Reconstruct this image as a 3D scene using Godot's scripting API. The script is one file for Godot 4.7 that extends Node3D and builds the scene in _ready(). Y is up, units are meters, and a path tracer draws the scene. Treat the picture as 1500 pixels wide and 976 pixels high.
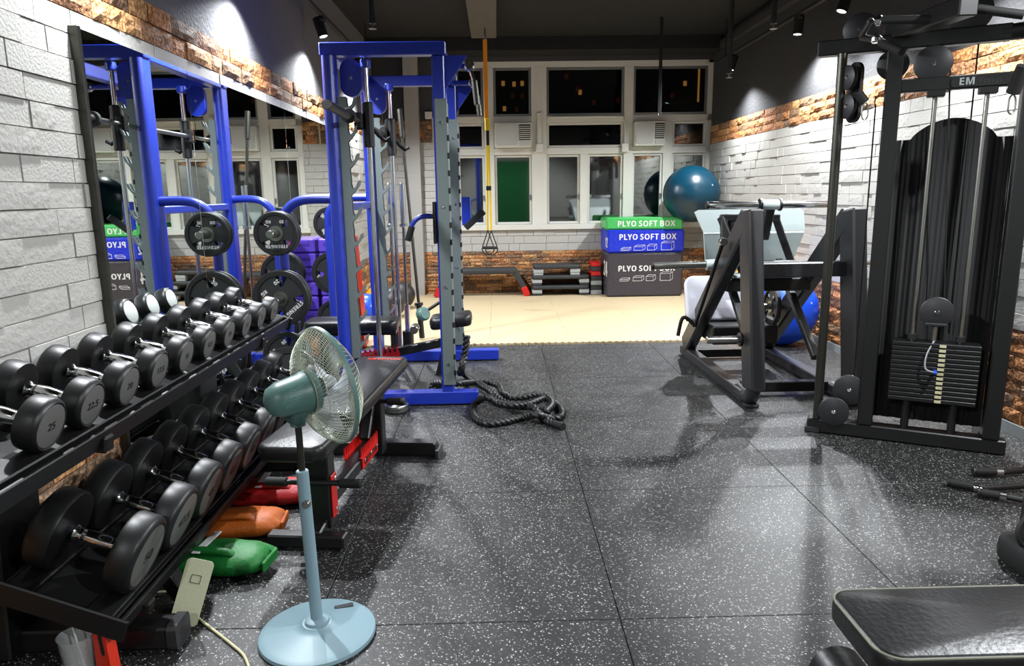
extends Node3D

const FPX := 1050.0
const CAMH := 1.36
const XL := -1.58
const XR := 2.86
const DF := 9.75
const DN := -2.6
const CEIL := 3.24
var R3: Vector3
var U3: Vector3
var W3: Vector3
var M := {}
var used := {}
var rng := RandomNumberGenerator.new()
var mesh_cache := {}

# ---------------------------------------------------------------- camera maths
func cam_axes():
	var yaw := deg_to_rad(1.1)
	var pitch := deg_to_rad(11.1)
	var roll := deg_to_rad(0.8)
	var f := Vector3(sin(yaw) * cos(pitch), -sin(pitch), -cos(yaw) * cos(pitch))
	var r := Vector3(cos(yaw), 0, sin(yaw))
	var u := Vector3(sin(yaw) * sin(pitch), cos(pitch), -cos(yaw) * sin(pitch))
	R3 = r * cos(roll) - u * sin(roll)
	U3 = r * sin(roll) + u * cos(roll)
	W3 = f
func ray(px, py) -> Vector3:
	return R3 * ((px - 750.0) / FPX) - U3 * ((py - 488.0) / FPX) + W3
func W(px, py, d) -> Vector3:          # pixel on the plane at depth d
	var r := ray(px, py)
	return Vector3(0, CAMH, 0) + r * (d / -r.z)
func G(px, py, h = 0.0) -> Vector3:    # pixel on the horizontal plane at height h
	var r := ray(px, py)
	return Vector3(0, CAMH, 0) + r * ((h - CAMH) / r.y)
func P(x, y, d) -> Vector3:
	return Vector3(x, y, -d)

# ---------------------------------------------------------------- mesh builders
func tri(st: SurfaceTool, a: Vector3, b: Vector3, c: Vector3, hint: Vector3):
	if (a - c).cross(a - b).dot(hint) < 0:
		var t := b; b = c; c = t
	st.add_vertex(a); st.add_vertex(b); st.add_vertex(c)
func quad(st, a, b, c, d, hint):
	tri(st, a, b, c, hint); tri(st, a, c, d, hint)
func cbox(sx: float, sy: float, sz: float, b := 0.004) -> ArrayMesh:
	var key := "cb%.4f_%.4f_%.4f_%.4f" % [sx, sy, sz, b]
	if mesh_cache.has(key): return mesh_cache[key]
	var h := [sx / 2, sy / 2, sz / 2]
	b = min(b, 0.45 * min(sx, min(sy, sz)))
	var st := SurfaceTool.new(); st.begin(Mesh.PRIMITIVE_TRIANGLES); st.set_smooth_group(-1)
	for a in 3:
		var p := (a + 1) % 3
		var q := (a + 2) % 3
		for s in [-1, 1]:
			var vs := []
			for e in [[-1, -1], [1, -1], [1, 1], [-1, 1]]:
				var v := Vector3.ZERO
				v[a] = s * h[a]; v[p] = e[0] * (h[p] - b); v[q] = e[1] * (h[q] - b); vs.append(v)
			var n := Vector3.ZERO; n[a] = s
			quad(st, vs[0], vs[1], vs[2], vs[3], n)
		for s1 in [-1, 1]:
			for s2 in [-1, 1]:
				var n2 := Vector3.ZERO; n2[p] = s1; n2[q] = s2
				var vs2 := []
				for e in [[-1, 0], [1, 0], [1, 1], [-1, 1]]:
					var v := Vector3.ZERO
					v[a] = e[0] * (h[a] - b)
					v[p] = s1 * (h[p] - (b if e[1] == 1 else 0.0)); v[q] = s2 * (h[q] - (b if e[1] == 0 else 0.0)); vs2.append(v)
				quad(st, vs2[0], vs2[1], vs2[2], vs2[3], n2)
	for i in [-1, 1]:
		for j in [-1, 1]:
			for k in [-1, 1]:
				var s3 := Vector3(i, j, k)
				var c := Vector3(i * (h[0] - b), j * (h[1] - b), k * (h[2] - b))
				tri(st, c + Vector3(i * b, 0, 0), c + Vector3(0, j * b, 0), c + Vector3(0, 0, k * b), s3)
	st.generate_normals()
	var m := st.commit()
	mesh_cache[key] = m
	return m
func add_arrays(verts: PackedVector3Array, norms: PackedVector3Array, idx: PackedInt32Array) -> ArrayMesh:
	var arr := []; arr.resize(Mesh.ARRAY_MAX)
	arr[Mesh.ARRAY_VERTEX] = verts; arr[Mesh.ARRAY_NORMAL] = norms; arr[Mesh.ARRAY_INDEX] = idx
	var m := ArrayMesh.new(); m.add_surface_from_arrays(Mesh.PRIMITIVE_TRIANGLES, arr)
	return m
# profile of (radius, y) from bottom to top turned about Y; corners sharper than 40 degrees stay sharp
func lathe(prof: Array, seg := 24) -> ArrayMesh:
	var v := PackedVector3Array(); var n := PackedVector3Array(); var ix := PackedInt32Array()
	var sn := []
	for i in prof.size() - 1:
		var d: Vector2 = (prof[i + 1] - prof[i])
		sn.append(Vector2(d.y, -d.x).normalized())
	for i in prof.size() - 1:
		var na: Vector2 = sn[i]; var nb: Vector2 = sn[i]
		if i > 0 and sn[i - 1].dot(sn[i]) > 0.75: na = (sn[i - 1] + sn[i]).normalized()
		if i < sn.size() - 1 and sn[i + 1].dot(sn[i]) > 0.75: nb = (sn[i + 1] + sn[i]).normalized()
		var base := v.size()
		for k in seg + 1:
			var a := TAU * k / seg
			var c := cos(a); var s := sin(a)
			v.append(Vector3(prof[i].x * c, prof[i].y, prof[i].x * s)); n.append(Vector3(na.x * c, na.y, na.x * s))
			v.append(Vector3(prof[i + 1].x * c, prof[i + 1].y, prof[i + 1].x * s)); n.append(Vector3(nb.x * c, nb.y, nb.x * s))
		for k in seg:
			var q := base + 2 * k
			ix.append_array(PackedInt32Array([q, q + 2, q + 1, q + 1, q + 2, q + 3]))
	return add_arrays(v, n, ix)
func cyl(r: float, h: float, seg := 24, b := 0.003) -> ArrayMesh:   # along Y, centred
	var key := "cy%.4f_%.4f_%d_%.4f" % [r, h, seg, b]
	if mesh_cache.has(key): return mesh_cache[key]
	b = min(b, min(r, h) * 0.45)
	var m := lathe([Vector2(0, -h / 2), Vector2(r - b, -h / 2), Vector2(r, -h / 2 + b), Vector2(r, h / 2 - b), Vector2(r - b, h / 2), Vector2(0, h / 2)], seg)
	mesh_cache[key] = m
	return m
func tube(pts: Array, r, sides := 10, twist := 0.0, lobes := 0) -> ArrayMesh:
	var v := PackedVector3Array(); var n := PackedVector3Array(); var ix := PackedInt32Array()
	var cnt := pts.size()
	var up := Vector3(0.123, 0.9, 0.31).normalized()
	var s_acc := 0.0
	for i in cnt:
		var t: Vector3 = (pts[min(i + 1, cnt - 1)] - pts[max(i - 1, 0)]).normalized()
		if absf(t.dot(up)) > 0.98: up = Vector3(1, 0.1, 0.05).normalized()
		var x := (up - t * up.dot(t)).normalized()
		up = x
		var y := t.cross(x)
		var rr: float = r[i] if r is Array else r
		if i > 0: s_acc += (pts[i] - pts[i - 1]).length()
		for k in sides:
			var a := TAU * k / sides
			var q := rr
			if lobes > 0: q = rr * (1.0 + 0.26 * cos(lobes * (a - s_acc * twist)))
			var dv := x * cos(a) + y * sin(a)
			v.append(pts[i] + dv * q); n.append(dv)
	for i in cnt - 1:
		for k in sides:
			var a := i * sides + k
			var b := i * sides + (k + 1) % sides
			ix.append_array(PackedInt32Array([a, a + sides, b, b, a + sides, b + sides]))
	for e in [0, cnt - 1]:
		var t2: Vector3 = (pts[0] - pts[1]).normalized() if e == 0 else (pts[cnt - 1] - pts[cnt - 2]).normalized()
		var base := v.size()
		v.append(pts[e]); n.append(t2)
		for k in sides: v.append(v[e * sides + k]); n.append(t2)
		for k in sides:
			if e == 0: ix.append_array(PackedInt32Array([base, base + 1 + k, base + 1 + (k + 1) % sides]))
			else: ix.append_array(PackedInt32Array([base, base + 1 + (k + 1) % sides, base + 1 + k]))
	if lobes > 0:
		var st := SurfaceTool.new(); st.create_from(add_arrays(v, n, ix), 0); st.generate_normals(); return st.commit()
	return add_arrays(v, n, ix)
func smooth_path(p: Array, step := 0.03) -> Array:
	var c := Curve3D.new()
	c.bake_interval = step
	for i in p.size():
		var t: Vector3 = (p[min(i + 1, p.size() - 1)] - p[max(i - 1, 0)]) / 6.0
		c.add_point(p[i], -t, t)
	var out := []
	for q in c.get_baked_points(): out.append(q)
	return out
func prism(poly: PackedVector2Array, depth: float) -> ArrayMesh:   # outline in XY, extruded along Z, centred
	var st := SurfaceTool.new(); st.begin(Mesh.PRIMITIVE_TRIANGLES); st.set_smooth_group(-1)
	var t := Geometry2D.triangulate_polygon(poly)
	for i in range(0, t.size(), 3):
		for s in [-1, 1]:
			var z: float = s * depth / 2
			tri(st, Vector3(poly[t[i]].x, poly[t[i]].y, z), Vector3(poly[t[i + 1]].x, poly[t[i + 1]].y, z), Vector3(poly[t[i + 2]].x, poly[t[i + 2]].y, z), Vector3(0, 0, s))
	var cw := Geometry2D.is_polygon_clockwise(poly)
	for i in poly.size():
		var a := poly[i]; var b := poly[(i + 1) % poly.size()]
		var d := b - a
		var nn := Vector3(d.y, -d.x, 0) * (-1.0 if cw else 1.0)
		quad(st, Vector3(a.x, a.y, -depth / 2), Vector3(b.x, b.y, -depth / 2), Vector3(b.x, b.y, depth / 2), Vector3(a.x, a.y, depth / 2), nn)
	st.generate_normals()
	return st.commit()
func round_rect(w: float, h: float, r: float, k := 5) -> PackedVector2Array:
	var o := PackedVector2Array()
	for c in [[1, 1, 0], [-1, 1, 90], [-1, -1, 180], [1, -1, 270]]:
		for i in k + 1:
			var a := deg_to_rad(c[2] + 90.0 * i / k)
			o.append(Vector2(c[0] * (w / 2 - r) + r * cos(a), c[1] * (h / 2 - r) + r * sin(a)))
	return o
# a padded cushion: rounded outline in XZ with softly rounded top and bottom edges, thickness along Y
func cushion(w: float, l: float, t: float, r: float, soft := 0.018) -> ArrayMesh:
	var v := PackedVector3Array(); var n := PackedVector3Array(); var ix := PackedInt32Array()
	var rings := []
	for s in [[-1.0, 0.0], [-0.92, 0.5], [-0.6, 0.9], [0.0, 1.0], [0.6, 0.9], [0.92, 0.5], [1.0, 0.0]]:
		rings.append(s)
	var k := 0
	for s in rings:
		var ins: float = soft * (1.0 - s[1])
		var o := round_rect(w - 2 * ins, l - 2 * ins, max(r - ins, 0.004), 6)
		for p in o:
			v.append(Vector3(p.x, s[0] * t / 2, p.y)); n.append(Vector3.UP)
		k = o.size()
	var st := SurfaceTool.new(); st.begin(Mesh.PRIMITIVE_TRIANGLES); st.set_smooth_group(0)
	for i in rings.size() - 1:
		for j in k:
			var a := v[i * k + j]; var b := v[i * k + (j + 1) % k]; var c := v[(i + 1) * k + (j + 1) % k]; var d := v[(i + 1) * k + j]
			quad(st, a, b, c, d, Vector3((a.x + b.x), 0.0001, (a.z + b.z)))
	for e in [0, rings.size() - 1]:
		var c := Vector3(0, v[e * k].y, 0)
		for j in k: tri(st, c, v[e * k + j], v[e * k + (j + 1) % k], Vector3(0, -1 if e == 0 else 1, 0))
	st.generate_normals()
	return st.commit()

# ---------------------------------------------------------------- scene helpers
func numbered(called: String) -> String:
	if not used.has(called):
		used[called] = 0; return called
	used[called] += 1
	return "%s_%03d" % [called, used[called]]
func part(parent: Node, called: String, mesh: Mesh, m: Material, xf := Transform3D()) -> MeshInstance3D:
	var o := MeshInstance3D.new(); o.name = called; o.mesh = mesh; o.material_override = m; o.transform = xf
	parent.add_child(o, true)
	return o
func tag(o: Node, label: String, category: String, group := ""):
	o.set_meta("label", label); o.set_meta("category", category)
	if group != "": o.set_meta("group", group)
func thing(called: String, label: String, category: String, at := Vector3.ZERO, turn := 0.0, group := "") -> Node3D:
	var o := Node3D.new(); o.name = numbered(called); add_child(o)
	o.position = at; o.rotation.y = turn
	tag(o, label, category, group)
	return o
func struct(called: String) -> Node3D:
	var o := Node3D.new(); o.name = called; add_child(o); o.set_meta("kind", "structure"); return o
func T(at: Vector3, e := Vector3.ZERO) -> Transform3D:      # e in degrees
	return Transform3D(Basis.from_euler(Vector3(deg_to_rad(e.x), deg_to_rad(e.y), deg_to_rad(e.z))), at)
func along(a: Vector3, b: Vector3, up := Vector3.UP) -> Transform3D:   # local Y runs from a to b, local Z near up
	var y := (b - a).normalized()
	if absf(y.dot(up)) > 0.98: up = Vector3(0, 0, 1) if absf(y.z) < 0.9 else Vector3(1, 0, 0)
	var x := y.cross(up).normalized()
	var z := x.cross(y).normalized()
	return Transform3D(Basis(x, y, z), (a + b) / 2)
func beam(parent: Node, called: String, a: Vector3, b: Vector3, w: float, h: float, m: Material, up := Vector3.UP, bev := 0.006) -> MeshInstance3D:
	return part(parent, called, cbox(w, (b - a).length(), h, bev), m, along(a, b, up))
func rod(parent: Node, called: String, a: Vector3, b: Vector3, r: float, m: Material, seg := 16) -> MeshInstance3D:
	return part(parent, called, cyl(r, (b - a).length(), seg, 0.003), m, along(a, b))
func text(parent: Node, s: String, h: float, m: Material, xf: Transform3D, depth := 0.002, called := "lettering") -> MeshInstance3D:
	var t := TextMesh.new()
	var f := SystemFont.new(); f.font_names = PackedStringArray(["Droid Sans"]); f.font_weight = 700
	t.font = f; t.text = s; t.font_size = 32; t.pixel_size = h / 24.0; t.depth = depth; t.curve_step = 2.0
	return part(parent, called, t, m, xf)

# ---------------------------------------------------------------- materials
func noise_img(freq: float, sd: int, size := 512, oct := 4) -> Image:
	var f := FastNoiseLite.new(); f.seed = sd; f.frequency = freq; f.fractal_octaves = oct
	return f.get_seamless_image(size, size)
func ramp(img: Image, a: Color, b: Color) -> ImageTexture:
	var o := Image.create(img.get_width(), img.get_height(), true, Image.FORMAT_RGB8)
	for y in img.get_height():
		for x in img.get_width():
			o.set_pixel(x, y, a.lerp(b, clampf((img.get_pixel(x, y).r - 0.25) * 2.0, 0, 1)))
	return ImageTexture.create_from_image(o)
func normal_tex(img: Image, k: float) -> ImageTexture:
	var i := img.duplicate(); i.bump_map_to_normal_map(k); return ImageTexture.create_from_image(i)
func mat(c: Color, rough := 0.5, metal := 0.0) -> StandardMaterial3D:
	var m := StandardMaterial3D.new(); m.albedo_color = c; m.roughness = rough; m.metallic = metal
	return m
func bumpy(c: Color, rough: float, nt: Texture2D, sc: float, k := 1.0, at: Texture2D = null) -> StandardMaterial3D:
	var m := mat(c, rough); m.uv1_triplanar = true; m.uv1_world_triplanar = true; m.uv1_scale = Vector3.ONE * sc
	m.normal_enabled = true; m.normal_texture = nt; m.normal_scale = k
	if at: m.albedo_texture = at
	return m
func make_materials():
	var n1 := noise_img(0.02, 3); var n2 := noise_img(0.06, 9)
	var nm1 := normal_tex(n1, 6.0); var nm2 := normal_tex(n2, 5.0)
	# speckled rubber
	var sp := Image.create(1024, 1024, true, Image.FORMAT_RGB8)
	var g := RandomNumberGenerator.new(); g.seed = 77
	for y in 1024:
		for x in 1024:
			var q := g.randf_range(0.105, 0.145); sp.set_pixel(x, y, Color(q, q, q * 1.01))
	for i in 7000:
		var x0 := g.randi_range(0, 1016); var y0 := g.randi_range(0, 1016)
		var w := g.randi_range(2, 5); var h := g.randi_range(2, 5)
		var q := g.randf_range(0.3, 0.75)
		sp.fill_rect(Rect2i(x0, y0, w, h), Color(q, q, q * 0.97))
		if g.randf() < 0.6: sp.fill_rect(Rect2i(x0 + w - 1, y0 + h - 1, g.randi_range(1, 3), g.randi_range(1, 2)), Color(q, q, q))
	sp.generate_mipmaps()
	M.rubber = bumpy(Color(1, 1, 1), 0.48, nm2, 1.0, 0.06, ImageTexture.create_from_image(sp))
	M.joint = mat(Color(0.03, 0.03, 0.03), 0.9)
	M.foam = bumpy(Color(0.70, 0.63, 0.50), 0.65, nm2, 3.0, 0.4)
	M.white_rough = bumpy(Color(0.67, 0.665, 0.645), 0.6, nm1, 3.2, 0.3)
	M.white_smooth = bumpy(Color(0.68, 0.675, 0.655), 0.55, nm2, 2.0, 0.2)
	var browns := [[Color(0.46, 0.28, 0.15), Color(0.82, 0.57, 0.35)], [Color(0.38, 0.24, 0.15), Color(0.70, 0.50, 0.33)], [Color(0.30, 0.23, 0.17), Color(0.58, 0.45, 0.33)], [Color(0.54, 0.38, 0.22), Color(0.88, 0.68, 0.47)]]
	for i in 4:
		M["stone%d" % i] = bumpy(Color.WHITE, 0.7, nm1, 4.5, 1.1, ramp(noise_img(0.03, 20 + i, 256), browns[i][0], browns[i][1]))
	M.mortar = mat(Color(0.25, 0.17, 0.11), 0.9)
	M.mortar_white = mat(Color(0.60, 0.595, 0.58), 0.8)
	M.grey_paint = bumpy(Color(0.42, 0.42, 0.43), 0.7, nm2, 1.0, 0.25)
	M.dark_paint = bumpy(Color(0.22, 0.22, 0.225), 0.7, nm2, 1.0, 0.25)
	M.ceiling = bumpy(Color(0.075, 0.075, 0.08), 0.85, nm2, 1.0, 0.3)
	M.frame_white = bumpy(Color(0.80, 0.80, 0.77), 0.45, nm2, 2.0, 0.25)
	M.aluminium = mat(Color(0.62, 0.63, 0.63), 0.35, 0.9)
	var gl := mat(Color(0.02, 0.025, 0.03, 0.25), 0.02); gl.transparency = BaseMaterial3D.TRANSPARENCY_ALPHA; gl.metallic_specular = 0.8
	M.glass = gl
	M.film_glass = mat(Color(0.52, 0.53, 0.52), 0.04, 1.0)
	var cp := mat(Color(0.9, 0.92, 0.92, 0.22), 0.08); cp.transparency = BaseMaterial3D.TRANSPARENCY_ALPHA
	M.clear_plastic = cp
	M.mirror = mat(Color(0.90, 0.92, 0.91), 0.0, 1.0)
	M.blue = mat(Color(0.02, 0.15, 0.60), 0.28); M.blue.clearcoat_enabled = true; M.blue.clearcoat = 0.6
	M.galv = bumpy(Color(0.46, 0.50, 0.50), 0.45, nm2, 4.0, 0.2); M.galv.metallic = 0.45
	M.black = bumpy(Color(0.055, 0.055, 0.058), 0.42, nm2, 8.0, 0.12)
	M.black_matte = mat(Color(0.035, 0.035, 0.036), 0.75)
	M.graphite = bumpy(Color(0.15, 0.15, 0.16), 0.42, nm2, 8.0, 0.1)
	M.chrome = mat(Color(0.86, 0.86, 0.86), 0.12, 1.0)
	M.steel = mat(Color(0.62, 0.62, 0.60), 0.3, 1.0)
	M.dull_steel = mat(Color(0.30, 0.30, 0.28), 0.35, 0.9)
	M.head = bumpy(Color(0.06, 0.06, 0.063), 0.42, nm2, 10.0, 0.15)
	M.face = mat(Color(0.34, 0.34, 0.33), 0.5)
	M.ink = mat(Color(0.03, 0.03, 0.03), 0.6)
	M.leather = bumpy(Color(0.055, 0.055, 0.06), 0.38, nm1, 5.0, 0.25)
	M.piping = mat(Color(0.42, 0.42, 0.36), 0.5)
	M.plate_rubber = bumpy(Color(0.075, 0.078, 0.08), 0.5, nm2, 8.0, 0.2)
	M.plate_web = mat(Color(0.13, 0.135, 0.14), 0.5)
	M.print_white = mat(Color(0.82, 0.82, 0.82), 0.6)
	M.white_pad = mat(Color(0.78, 0.78, 0.82), 0.4)
	M.white_metal = mat(Color(0.70, 0.75, 0.75), 0.35)
	M.red = mat(Color(0.72, 0.06, 0.04), 0.4)
	M.orange_red = mat(Color(0.75, 0.16, 0.05), 0.4)
	M.purple = mat(Color(0.36, 0.24, 0.74), 0.45)
	M.purple_dark = mat(Color(0.26, 0.16, 0.60), 0.5)
	M.fan_green = mat(Color(0.30, 0.43, 0.41), 0.4)
	M.fan_base = mat(Color(0.47, 0.57, 0.61), 0.45)
	M.fan_wire = mat(Color(0.66, 0.69, 0.62), 0.35, 0.3)
	var bl := mat(Color(0.80, 0.82, 0.86, 0.78), 0.25); bl.transparency = BaseMaterial3D.TRANSPARENCY_ALPHA
	M.fan_blade = bl
	M.green_bag = bumpy(Color(0.03, 0.40, 0.14), 0.55, nm1, 5.0, 0.5)
	M.orange_bag = bumpy(Color(0.66, 0.32, 0.05), 0.55, nm1, 5.0, 0.5)
	M.red_bag = bumpy(Color(0.60, 0.05, 0.07), 0.55, nm1, 5.0, 0.5)
	M.cream = mat(Color(0.72, 0.70, 0.56), 0.5)
	M.paper = bumpy(Color(0.74, 0.74, 0.62), 0.8, nm2, 4.0, 0.3)
	M.rope = mat(Color(0.05, 0.05, 0.052), 0.5)
	M.teal = bumpy(Color(0.02, 0.20, 0.27), 0.3, nm2, 3.0, 0.1)
	M.ball_blue = bumpy(Color(0.03, 0.28, 0.80), 0.35, nm2, 3.0, 0.1)
	M.yellow = mat(Color(0.85, 0.58, 0.06), 0.45)
	M.strap_yellow = mat(Color(0.90, 0.56, 0.05), 0.6)
	M.strap_lemon = mat(Color(0.86, 0.74, 0.12), 0.6)
	M.box_green = bumpy(Color(0.26, 0.66, 0.34), 0.32, nm1, 2.0, 0.5)
	M.box_blue = bumpy(Color(0.06, 0.17, 0.72), 0.3, nm1, 2.0, 0.5)
	M.box_grey = bumpy(Color(0.20, 0.19, 0.22), 0.35, nm1, 2.0, 0.5)
	M.step_grey = mat(Color(0.16, 0.17, 0.18), 0.55)
	M.step_light = mat(Color(0.58, 0.60, 0.60), 0.5)
	M.ac_white = mat(Color(0.80, 0.80, 0.77), 0.45)
	M.ac_grille = mat(Color(0.70, 0.71, 0.70), 0.6)
	M.concrete = bumpy(Color(0.34, 0.32, 0.29), 0.8, nm2, 1.0, 0.4)
	M.curtain = bumpy(Color(0.018, 0.018, 0.019), 0.8, nm2, 4.0, 0.2)
	M.night_wall = mat(Color(0.05, 0.04, 0.035), 0.9)
	var lm := mat(Color(1, 1, 1)); lm.emission_enabled = true; lm.emission = Color(0.97, 0.98, 1.0); lm.emission_energy_multiplier = 9.0
	M.lamp = lm
	var wl := mat(Color(1, 0.8, 0.5)); wl.emission_enabled = true; wl.emission = Color(1.0, 0.72, 0.35); wl.emission_energy_multiplier = 0.25
	M.lit_window = wl
	var wd := mat(Color(0.6, 0.25, 0.12)); wd.emission_enabled = true; wd.emission = Color(0.5, 0.16, 0.06); wd.emission_energy_multiplier = 0.06
	M.dim_window = wd
	var lit_g := mat(Color(0.05, 0.4, 0.2), 0.7)
	M.green_wall = lit_g

# ---------------------------------------------------------------- lights
func spot(pos: Vector3, target: Vector3, energy: float, angle := 58.0, label := "", grp := ""):
	var t := thing("track_spotlight", label, "spotlight", pos, 0.0, grp)
	var dir := (target - pos).normalized()
	var b := along(Vector3.ZERO, dir)
	b.origin = Vector3.ZERO
	var can := lathe([Vector2(0, -0.16), Vector2(0.036, -0.16), Vector2(0.042, -0.155), Vector2(0.042, 0.0), Vector2(0.036, 0.0), Vector2(0.034, -0.012), Vector2(0.0, -0.012)], 24)
	part(t, "can", can, M.black_matte, b)
	part(t, "lens", cyl(0.033, 0.004, 24, 0.001), M.lamp, b * T(Vector3(0, -0.006, 0)))
	rod(t, "stem", Vector3(0, 0.0, 0) - dir * 0.10, Vector3(0, 0.14, 0), 0.009, M.black_matte, 10)
	part(t, "adapter", cbox(0.035, 0.03, 0.12, 0.004), M.black_matte, T(Vector3(0, 0.14, 0)))
	var l := SpotLight3D.new(); l.name = "light"
	l.light_energy = energy; l.spot_angle = angle; l.spot_angle_attenuation = 0.7; l.spot_range = 14.0; l.spot_attenuation = 2.0
	l.light_size = 0.035; l.shadow_enabled = true; l.light_color = Color(0.97, 0.985, 1.0)
	t.add_child(l)
	l.look_at_from_position(pos + dir * 0.012, target, Vector3(0.01, 0, 1) if absf(dir.y) > 0.9 else Vector3.UP)

# ---------------------------------------------------------------- brick facing
var brick_meshes := []
func make_bricks():
	for i in 9:
		var st := SurfaceTool.new(); st.begin(Mesh.PRIMITIVE_TRIANGLES); st.set_smooth_group(-1)
		var nx := 5 if i != 4 else 1; var ny := 3 if i != 4 else 1
		var z := []
		for y in ny + 1:
			for x in nx + 1:
				var edge := x == 0 or y == 0 or x == nx or y == ny
				z.append(1.0 if i == 4 else ((rng.randf_range(0.5, 0.7) if edge else rng.randf_range(0.65, 1.1)) if i < 4 else (rng.randf_range(0.90, 0.95) if edge else rng.randf_range(0.93, 1.02))))
		for y in ny:
			for x in nx:
				var c := []
				for e in [[0, 0], [1, 0], [1, 1], [0, 1]]:
					var xx: int = x + e[0]; var yy: int = y + e[1]
					c.append(Vector3(-0.49 + 0.98 * xx / nx, -0.47 + 0.94 * yy / ny, z[yy * (nx + 1) + xx]))
				quad(st, c[0], c[1], c[2], c[3], Vector3(0, 0, 1))
		for s in 4:
			var cnt := nx if s % 2 == 0 else ny
			for k in cnt:
				var i0: int; var i1: int
				match s:
					0: i0 = k; i1 = k + 1
					1: i0 = k * (nx + 1) + nx; i1 = (k + 1) * (nx + 1) + nx
					2: i0 = ny * (nx + 1) + k; i1 = ny * (nx + 1) + k + 1
					_: i0 = k * (nx + 1); i1 = (k + 1) * (nx + 1)
				var a := Vector3(-0.49 + 0.98 * (i0 % (nx + 1)) / nx, -0.47 + 0.94 * (i0 / (nx + 1)) / ny, z[i0])
				var b := Vector3(-0.49 + 0.98 * (i1 % (nx + 1)) / nx, -0.47 + 0.94 * (i1 / (nx + 1)) / ny, z[i1])
				var h: Vector3 = [Vector3(0, -1, 0), Vector3(1, 0, 0), Vector3(0, 1, 0), Vector3(-1, 0, 0)][s]
				quad(st, a, b, Vector3(b.x, b.y, 0) + h * 0.008, Vector3(a.x, a.y, 0) + h * 0.008, h)
		st.generate_normals()
		brick_meshes.append(st.commit())
func brick_field(out: Array, origin: Vector3, ud: Vector3, n: Vector3, u0: float, u1: float, v0: float, v1: float, ch: float, lens: Array, stone: bool, skip: Array = []):
	var courses := int(round((v1 - v0) / ch))
	var hh := (v1 - v0) / courses
	for c in courses:
		var u := u0 - rng.randf_range(0.0, 0.2)
		while u < u1:
			var l: float = lens[rng.randi() % lens.size()]
			var a: float = max(u, u0); var b: float = min(u + l, u1)
			u += l
			if b - a < 0.04: continue
			var vc := v0 + (c + 0.5) * hh
			var um := (a + b) / 2
			var hidden := false
			for s in skip:
				if a > s[0] and b < s[1] and vc - hh / 2 > s[2] and vc + hh / 2 < s[3]: hidden = true
			var smooth := (not stone) and rng.randf() < 0.5
			var proud := rng.randf_range(0.012, 0.026) if stone else rng.randf_range(0.007, 0.016)
			var mi := 4 if smooth else (rng.randi() % 4 + (0 if stone else 5))
			var si := rng.randi() % 4
			if hidden: continue
			var pos := origin + ud * um + Vector3(0, vc, 0)
			var basis := Basis(ud * (b - a), Vector3.UP * hh, n * proud)
			var mk: String = ("stone%d" % si) if stone else ("white_smooth" if smooth else "white_rough")
			var dist := (pos - Vector3(0, CAMH, 0)).length()
			if -pos.z < 0.9: dist += 20.0
			out.append({"xf": Transform3D(basis, pos), "mesh": mi, "mat": mk, "w": (b - a) * hh / (dist * dist)})
func finish_bricks(parent: Node, list: Array):
	list.sort_custom(func(p, q): return p.w > q.w)
	var groups := {}
	for i in list.size():
		var e = list[i]
		if i < 300: part(parent, "brick", brick_meshes[e.mesh], M[e.mat], e.xf)
		else:
			if not groups.has(e.mat): groups[e.mat] = []
			groups[e.mat].append(e)
	if groups.is_empty(): return
	var src := []
	for bm in brick_meshes: src.append(bm.surface_get_arrays(0))
	var am := ArrayMesh.new()
	var keys := groups.keys()
	for k in keys:
		var vv := PackedVector3Array(); var nn := PackedVector3Array(); var ii := PackedInt32Array()
		for e in groups[k]:
			var xf: Transform3D = e.xf
			var nb := xf.basis.inverse().transposed()
			var sv: PackedVector3Array = src[e.mesh][Mesh.ARRAY_VERTEX]; var sn: PackedVector3Array = src[e.mesh][Mesh.ARRAY_NORMAL]
			var base := vv.size()
			for q in sv.size():
				vv.append(xf * sv[q]); nn.append((nb * sn[q]).normalized())
			if src[e.mesh][Mesh.ARRAY_INDEX] != null:
				for q in src[e.mesh][Mesh.ARRAY_INDEX]: ii.append(base + q)
			else:
				for q in sv.size(): ii.append(base + q)
		var arr := []; arr.resize(Mesh.ARRAY_MAX)
		arr[Mesh.ARRAY_VERTEX] = vv; arr[Mesh.ARRAY_NORMAL] = nn; arr[Mesh.ARRAY_INDEX] = ii
		am.add_surface_from_arrays(Mesh.PRIMITIVE_TRIANGLES, arr)
	var o := MeshInstance3D.new(); o.name = "brick_facing"; o.mesh = am
	for i in keys.size(): o.set_surface_override_material(i, M[keys[i]])
	o.set_meta("kind", "stuff")
	parent.add_child(o, true)

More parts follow.
